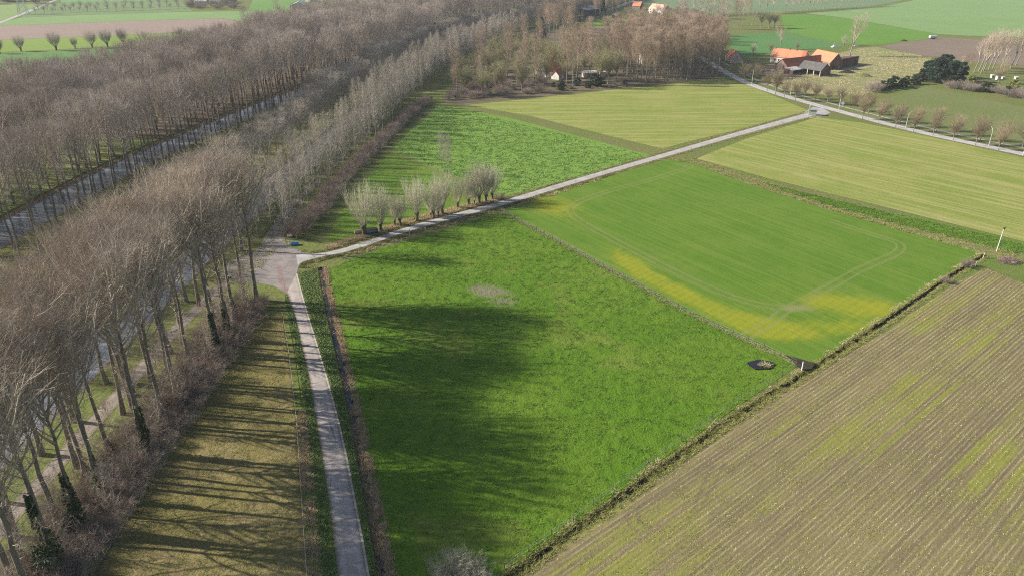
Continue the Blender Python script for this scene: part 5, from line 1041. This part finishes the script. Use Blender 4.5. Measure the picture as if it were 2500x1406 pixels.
for x, y, l in ((1000,573,"stout concrete gate post at the pasture corner, the left of two"),(1039,568,"stout concrete gate post at the pasture corner, the right of two")): p = G(x, y); t = empty("gate_post", *p); tag(t, l, "gate post"); MB().box(-.16,.16,-.16,.16,0,1.35).build("post", M_conc, t); MB().hexa([(-.19,-.19,1.352),(.19,-.19,1.352),(.19,.19,1.352),(-.19,.19,1.352)], [(-.06,-.06,1.5),(.06,-.06,1.5),(.06,.06,1.5),(-.06,.06,1.5)]).build("cap", M_conc, t)
p = G(1957,904); t = empty("gate_post", *p); tag(t, "white gate post beside the dark mud where pasture, wheat and stubble meet", "gate post"); MB().tube((0,0,0), (0,0,1.9), .1, .09).build("post", M_sign, t); MB().blob((0,0,1.9), .12, n=8, m=5).build("cap", M_conc, t)
for x, y, l in ((2380,652,"pale leaning fence post nearest the ditch shrub"),(2399,632,"pale leaning fence post nearest the concrete pole")): p = G(x, y); t = empty("leaning_post", *p); tag(t, l, "post"); MB().tube((0,0,-.1), (.25,.1,1.6), .09, .08).build("post", M_cream, t); MB().tube((.1,0,.9), (1.1,.4,1.15), .03).build("brace", M_wood, t)
p = G(1160,499); d = G(1178,492)-p; t = obj("fallen_branch", mm("fallen_branch", tubes(dict(p0=np.array([[0,0,.15],[.8,.3,.2]]), p1=np.array([[d[0]*.5,d[1]*.5,.5],[1.2,.9,.6]]), p2=np.array([[d[0],d[1],.3],[1.8,1.2,.5]]), r=np.array([.16,.08])), 6, 7, .5), M_cream), None, (*p, 0)); tag(t, "pale fallen branch lying among the pollard willows", "branch")
p = G(719,776); t = obj("drain_cover", MB().tube((0,0,.075), (0,0,.095), .38, k=20).build("drain_cover", plain("cast_iron", (.03,.03,.03), .7, .2, 6)).data, None, (*p, 0)); tag(t, "small dark round drain cover in the lane near the plot corner", "drain cover")
for o in [o for o in C.objects if o.name.startswith(("hose", "drain_cover")) and o.get("label") is None]: bpy.data.objects.remove(o)
# pond, gateway mud
c = G(1857,892); a = np.linspace(0, 2*math.pi, 49)[:-1]; rr_ = 1+.13*np.sin(2*a+1)+.07*np.sin(5*a)+.03*np.sin(11*a+2)
pond = np.column_stack([c[0]+2.3*rr_*np.cos(a), c[1]+1.9*rr_*np.sin(a)])
sheet("pond", pond, water_mat("pond_water", (.012,.012,.016), .05, .004), .30, label="small black pond in the corner of the pasture", cat="pond", kind="structure")
sheet("gateway_mud", GL((1915,868),(1950,878),(1975,885),(1990,889),(1982,902),(1960,906),(1945,898),(1935,885)), M_mud, .34, label="dark churned mud in the gateway between the fields", cat="mud", kind="structure")

# ------------------------------------------------------------------ ground cover nobody could count
def tufts(name, label, cat, P, h, w, blades, mat, spread=.12, lean=.5, z=.0, seed=1):
    g = np.random.default_rng(seed); P = np.repeat(np.asarray(P), blades, 0); n = len(P)
    b = np.column_stack([P + g.normal(0, spread, (n, 2)), np.full(n, z)]); L = h*g.uniform(.5, 1.3, n); d = g.normal(0, lean*1.8, (n, 2))*L[:,None]; t = b + np.column_stack([d, L])
    a = g.uniform(0, math.pi, n); s = np.column_stack([np.cos(a), np.sin(a), 0*a])*(w*g.uniform(.6, 1.4, n))[:,None]
    V = np.stack([b-s, b+s, t], 1).reshape(-1, 3)
    return tag(obj(name, mesh(name, V, [np.arange(n*3).reshape(n, 3)], [mat])), label, cat, kind="stuff")
def litter(name, label, cat, P, z0, z1, size, mat, seed=1):
    g = np.random.default_rng(seed); P = np.asarray(P); n = len(P)
    return tag(obj(name, mm(name, leaves(g, np.column_stack([P, g.uniform(z0, z1, n)]), size, .45), mat)), label, cat, kind="stuff")
def in_strip(A, B, n, seed=1, clump=0.0):
    g = np.random.default_rng(seed); A, B = resample(A, 400), resample(B, 400); i = g.uniform(0, 398.9, n); k = i.astype(int); f = (i-k)[:,None]; u = g.uniform(0, 1, (n, 1))
    P = (A[k]*(1-f)+A[k+1]*f)*(1-u) + (B[k]*(1-f)+B[k+1]*f)*u
    return P[fbm(P[:,0]*.8, P[:,1]*.8, seed) > clump] if clump else P
def in_poly(poly, n, seed=1, clump=0.0, f=.5):
    g = np.random.default_rng(seed); poly = np.asarray(poly); P = g.uniform(poly.min(0), poly.max(0), (n, 2)); P = P[inside(P, poly)]
    return P[fbm(P[:,0]*f, P[:,1]*f, seed) > clump] if clump else P
M_gleaf = leaf_mat("verge_leaves", (.085,.15,.025), (.16,.22,.06)); M_reed = leaf_mat("dry_reeds", (.38,.27,.16), (.50,.39,.24), .9); M_dead = leaf_mat("dead_stalks", (.37,.275,.15), (.48,.375,.215), .9); M_gtuft = leaf_mat("grass_tufts", (.088,.172,.012), (.122,.20,.020), .8); M_otuft = leaf_mat("olive_tufts", (.21,.215,.06), (.30,.28,.10), .9); M_straw = leaf_mat("straw_tufts", (.36,.32,.16), (.46,.40,.23), .9); M_dtuft = leaf_mat("dull_tufts", (.14,.155,.04), (.22,.20,.07), .9)
rr2, dl = resample(rr, 200), resample(np.vstack([[[-11.5,45]], D1[::-1]]), 200)
litter("ivy_cover", "low green leafy cover between the lane and the ditch", "ground cover", in_strip(offset(rr2, -.25), offset(dl, .9), 52000, 3, .22), .03, .42, .10, M_gleaf, 3)
tufts("dry_reeds", "dry tan reeds along the pasture side of the roadside ditch", "reeds", in_strip(offset(dl, -.4), offset(dl, -1.5), 6000, 4, .38), .45, .03, 6, M_reed, .15, .35, .0, 4)
tufts("ditch_reeds", "brown dead reeds filling the near end of the roadside ditch", "reeds", np.vstack([in_strip(dl[:100]+[.35,0], dl[:100]-[.6,0], 2200, 5, .35), in_strip(offset(dl, .5), offset(dl, .9), 1500, 15, .4)]), .7, .03, 5, M_dead, .15, .35, -.45, 5)
pr, rl2 = resample(np.vstack([[[-20.,50.0]], GL((748,1400),(735,1200),(722,1010),(705,870),(688,766))]), 200), resample(rl, 200)
litter("verge_cover", "green leafy verge between the dry plot and the lane", "ground cover", in_strip(pr*.5+rl2*.5, offset(rl2, .1), 24000, 6, .26), .03, .28, .09, M_gleaf, 6)
tufts("dead_plants", "reddish brown dead plants behind the pale plot rail", "ground cover", in_strip(offset(pr, -.15)[:120], (pr*.55+rl2*.45)[:120], 3000, 7, .38), .5, .03, 6, M_dead, .15, .5, 0, 7)
tufts("dead_grass", "pale dead grass along the undergrowth edge of the dry plot", "grass", in_strip(np.column_stack([np.full(200, -54.9), np.linspace(50, 143, 200)]), np.column_stack([np.full(200, -56.1), np.linspace(50, 143, 200)]), 5000, 8), .3, .03, 5, M_straw, .12, .6, 0, 8)
tufts("plot_tufts", "short yellowish grass tufts of the dry plot", "grass", in_poly(np.vstack([[[-54.4,50.0]], GL((232,1400),(500,972),(642,772),(688,766),(722,1010),(748,1400)), [[-20,50.]]]), 42000, 9, .42), .16, .03, 4, M_otuft, .16, .7, .08, 9)
PAST = np.vstack([p_l, p_t[1:], p_r[::-1][1:], p_b[::-1][1:-1]])
P = in_poly(PAST, 95000, 10, .50, .9); P = P[(np.hypot(*((P-MUDC)/[5, 3.2]).T) > 1) & (np.hypot(*(P-c).T) > 2.6)]
tufts("pasture_tufts", "deep green tussocks of pasture grass", "grass", P, .26, .035, 5, M_gtuft, .16, .6, .10, 10)
tufts("pond_tufts", "pale grass tufts standing in the small black pond", "grass", np.random.default_rng(3).normal(0, .35, (60, 2))*[1.2, .6]+c+[.7, -.35], .5, .04, 6, M_straw, .15, .5, .28, 33)
d2 = resample(D2, 300)
tufts("ditch_grass", "rough straw and olive grass on both lips of the field ditch", "grass", np.vstack([in_strip(offset(d2, .7), offset(d2, 1.5), 3600, 11, .4), in_strip(offset(d2, -.5), offset(d2, -.9), 3000, 12, .4)]), .3, .035, 6, M_otuft, .15, .5, .0, 11)
tufts("ditch_grass", "tall dull grass hanging over the near end of the field ditch", "grass", in_strip(offset(d2[110:], .45), offset(d2[110:], -.5), 2600, 13, .42), .42, .04, 6, M_dtuft, .2, .6, -.25, 13)
tufts("ditch_grass", "straw grass along the stubble side of the field ditch", "grass", in_strip(offset(d2, -1.0), offset(d2, -1.7), 2400, 14, .5), .28, .035, 6, M_straw, .15, .5, .0, 14)
cl2, cu2 = resample(cl, 300), resample(cu, 300)
s_ = 1 if (cl2[100]-cu2[100]) @ (offset(cl2, 1)[100]-cl2[100]) > 0 else -1
tufts("track_verge", "rough dark and olive grass along the pasture side of the farm track", "grass", in_strip(offset(cl2, s_*.3)[:140], offset(cl2, s_*2.2)[:140], 7000, 16, .4), .36, .035, 6, M_dtuft, .15, .5, 0, 16)
tufts("track_verge", "dry tan grass between the farm track and the pasture", "grass", in_strip(offset(cl2, s_*2.0)[:130], offset(cl2, s_*3.6)[:130], 3600, 17, .5), .4, .035, 6, M_reed, .15, .4, 0, 17)
tufts("track_verge", "olive grass along the upper side of the farm track", "grass", in_strip(offset(cu2, -s_*.3), offset(cu2, -s_*1.8), 8000, 18, .42), .3, .035, 6, M_otuft, .15, .5, 0, 18)
tufts("track_verge", "olive grass along the wheat side of the farm track", "grass", in_strip(offset(cl2, s_*.3)[140:], offset(cl2, s_*1.5)[140:], 4000, 19, .42), .3, .035, 6, M_otuft, .15, .5, 0, 19)
tufts("willow_undergrowth", "brambly dry undergrowth around the feet of the pollard willows", "undergrowth", in_strip(GL((800,612),(1000,547),(1120,516),(1225,488)), GL((800,604),(1000,536),(1120,505),(1220,482)), 7000, 20, .35), .55, .03, 6, M_dead, .2, .6, 0, 20)
fl = resample(GL((1222,518),(1350,585),(1500,668),(1700,775),(1945,891)), 300)
tufts("fence_grass", "pale unmown grass along the wire fence between pasture and wheat", "grass", in_strip(offset(fl, .9), offset(fl, -.6), 6500, 21, .38), .2, .03, 5, leaf_mat("greyish_grass", (.22,.25,.085), (.30,.31,.13), .9), .15, .5, .05, 21)
tufts("verge_tufts", "coarse tufts on the rough verge between the wheat and the mown meadow", "grass", in_strip(vr, vl, 14000, 22, .5), .34, .045, 5, M_otuft, .2, .55, .08, 22)
tufts("strip_tufts", "lush green tufts on the grass strip along the mown meadow", "grass", in_strip(GL((1870,448),(2000,480),(2150,515),(2300,548),(2500,596),(2800,672)), GL((1890,462),(2000,497),(2150,537),(2300,575),(2500,622),(2800,700)), 15000, 23, .4), .35, .04, 5, M_gtuft, .2, .6, .02, 23)
tufts("farm_tufts", "straw-coloured tussocks of the rough pasture around the farm", "grass", in_poly(GL((1850,205),(2100,118),(2200,128),(2275,142),(2250,190),(2100,235),(1990,232)), 60000, 24, .5, .35), .45, .07, 4, M_straw, .35, .6, 0, 24)
tufts("crop_leaves", "broad green leaves of the crop beyond the willows", "crop", in_poly(GL((1235,478),(1320,458),(1450,424),(1585,382),(1110,262),(1068,262),(958,366),(1110,432)), 60000, 25, .45, .6), .26, .09, 4, leaf_mat("crop_leaf", (.14,.26,.04), (.20,.31,.06), .7), .2, .6, .05, 25)
tufts("belt_grass", "grass and dead leaves on the strips along both canals", "grass", np.vstack([in_strip(offset(C1R, -.5)[10:44], offset(C1R, -22)[10:44], 30000, 26, .42), in_strip(offset(C2R, -.5)[10:40], offset(C2R, -14)[10:40], 20000, 27, .42)]), .3, .06, 4, M_otuft, .25, .7, 0, 26)
tufts("bank_reeds", "dead brown reeds along the waterline of the canals", "reeds", np.vstack([in_strip(offset(C1R, .4)[6:48], offset(C1R, 1.5)[6:48], 9000, 28), in_strip(offset(C1L, -.3)[6:48], offset(C1L, -2.0)[6:48], 12000, 38), in_strip(offset(C2R, .4)[6:48], offset(C2R, 1.5)[6:48], 8000, 29)]), .9, .05, 5, M_dead, .25, .4, -1.0, 28)

STUB = np.vstack([s_l, s_t[1:], s_r[::-1], s_b[::-1][:-1]])
def stubble_points():
    g = np.random.default_rng(44); ca, sa = math.cos(SA), math.sin(SA); out = []
    u = STUB @ np.array([[ca, -sa], [sa, ca]]); a0, b0 = u.min(0); a1, b1 = u.max(0)
    for b in np.arange(b0, b1, .75):
        a = np.arange(a0, a1, .30) + g.uniform(-.12, .12, len(np.arange(a0, a1, .30))); bb = np.full(len(a), b) + .06*g.normal(size=len(a)) + .35*(fbm(a*.03, np.full(len(a), b*.2), 71)-.5)
        out.append(np.column_stack([a*ca-bb*sa, a*sa+bb*ca]))
    P = np.vstack(out); P = P[inside(P, STUB)]; P = P[in_view_pts(P)]
    return P[fbm(P[:,0]*.5, P[:,1]*.5, 72, 3)+.25*g.uniform(-1, 1, len(P)) > .40]
def in_view_pts(P):
    f = P[:,1]*math.cos(PITCH)+CAM_H*math.sin(PITCH); v = (CAM_H*math.cos(PITCH)-P[:,1]*math.sin(PITCH))*FPX/f
    return (np.abs(P[:,0])*FPX/f < 1330) & (v < 790)
tufts("maize_stubs", "rows of cut pale maize stubs in the stubble field", "stubble", stubble_points(), .17, .035, 3, M_straw, .05, .4, .03, 73)
P = in_poly(STUB, 170000, 74, .5, .35); P = P[in_view_pts(P)]
tufts("stubble_weeds", "low yellow-green weeds between the rows of the stubble field", "weeds", P, .09, .05, 3, leaf_mat("weed_leaves", (.18,.185,.045), (.24,.235,.065), .8), .12, .9, .05, 75)
# ------------------------------------------------------------------ the air: one closed box of thin haze
hz = bpy.data.materials.new("haze"); hz.use_nodes = True; ht = hz.node_tree; ht.nodes.remove(ht.nodes["Principled BSDF"])
pv = ht.nodes.new("ShaderNodeVolumePrincipled"); pv.inputs["Color"].default_value = (.86,.92,1.0,1); pv.inputs["Density"].default_value = HAZE; pv.inputs["Anisotropy"].default_value = 0.0
ht.links.new(pv.outputs[0], ht.nodes["Material Output"].inputs["Volume"])
me = bpy.data.meshes.new("haze"); b_ = MB().box(-2700, 2700, -600, 3700, -3.2, 78.0); me.from_pydata(b_.v, [], b_.f); me.materials.append(hz); me.update()
tag(obj("haze", me), "thin pale haze over the whole plain", "haze", kind="stuff")
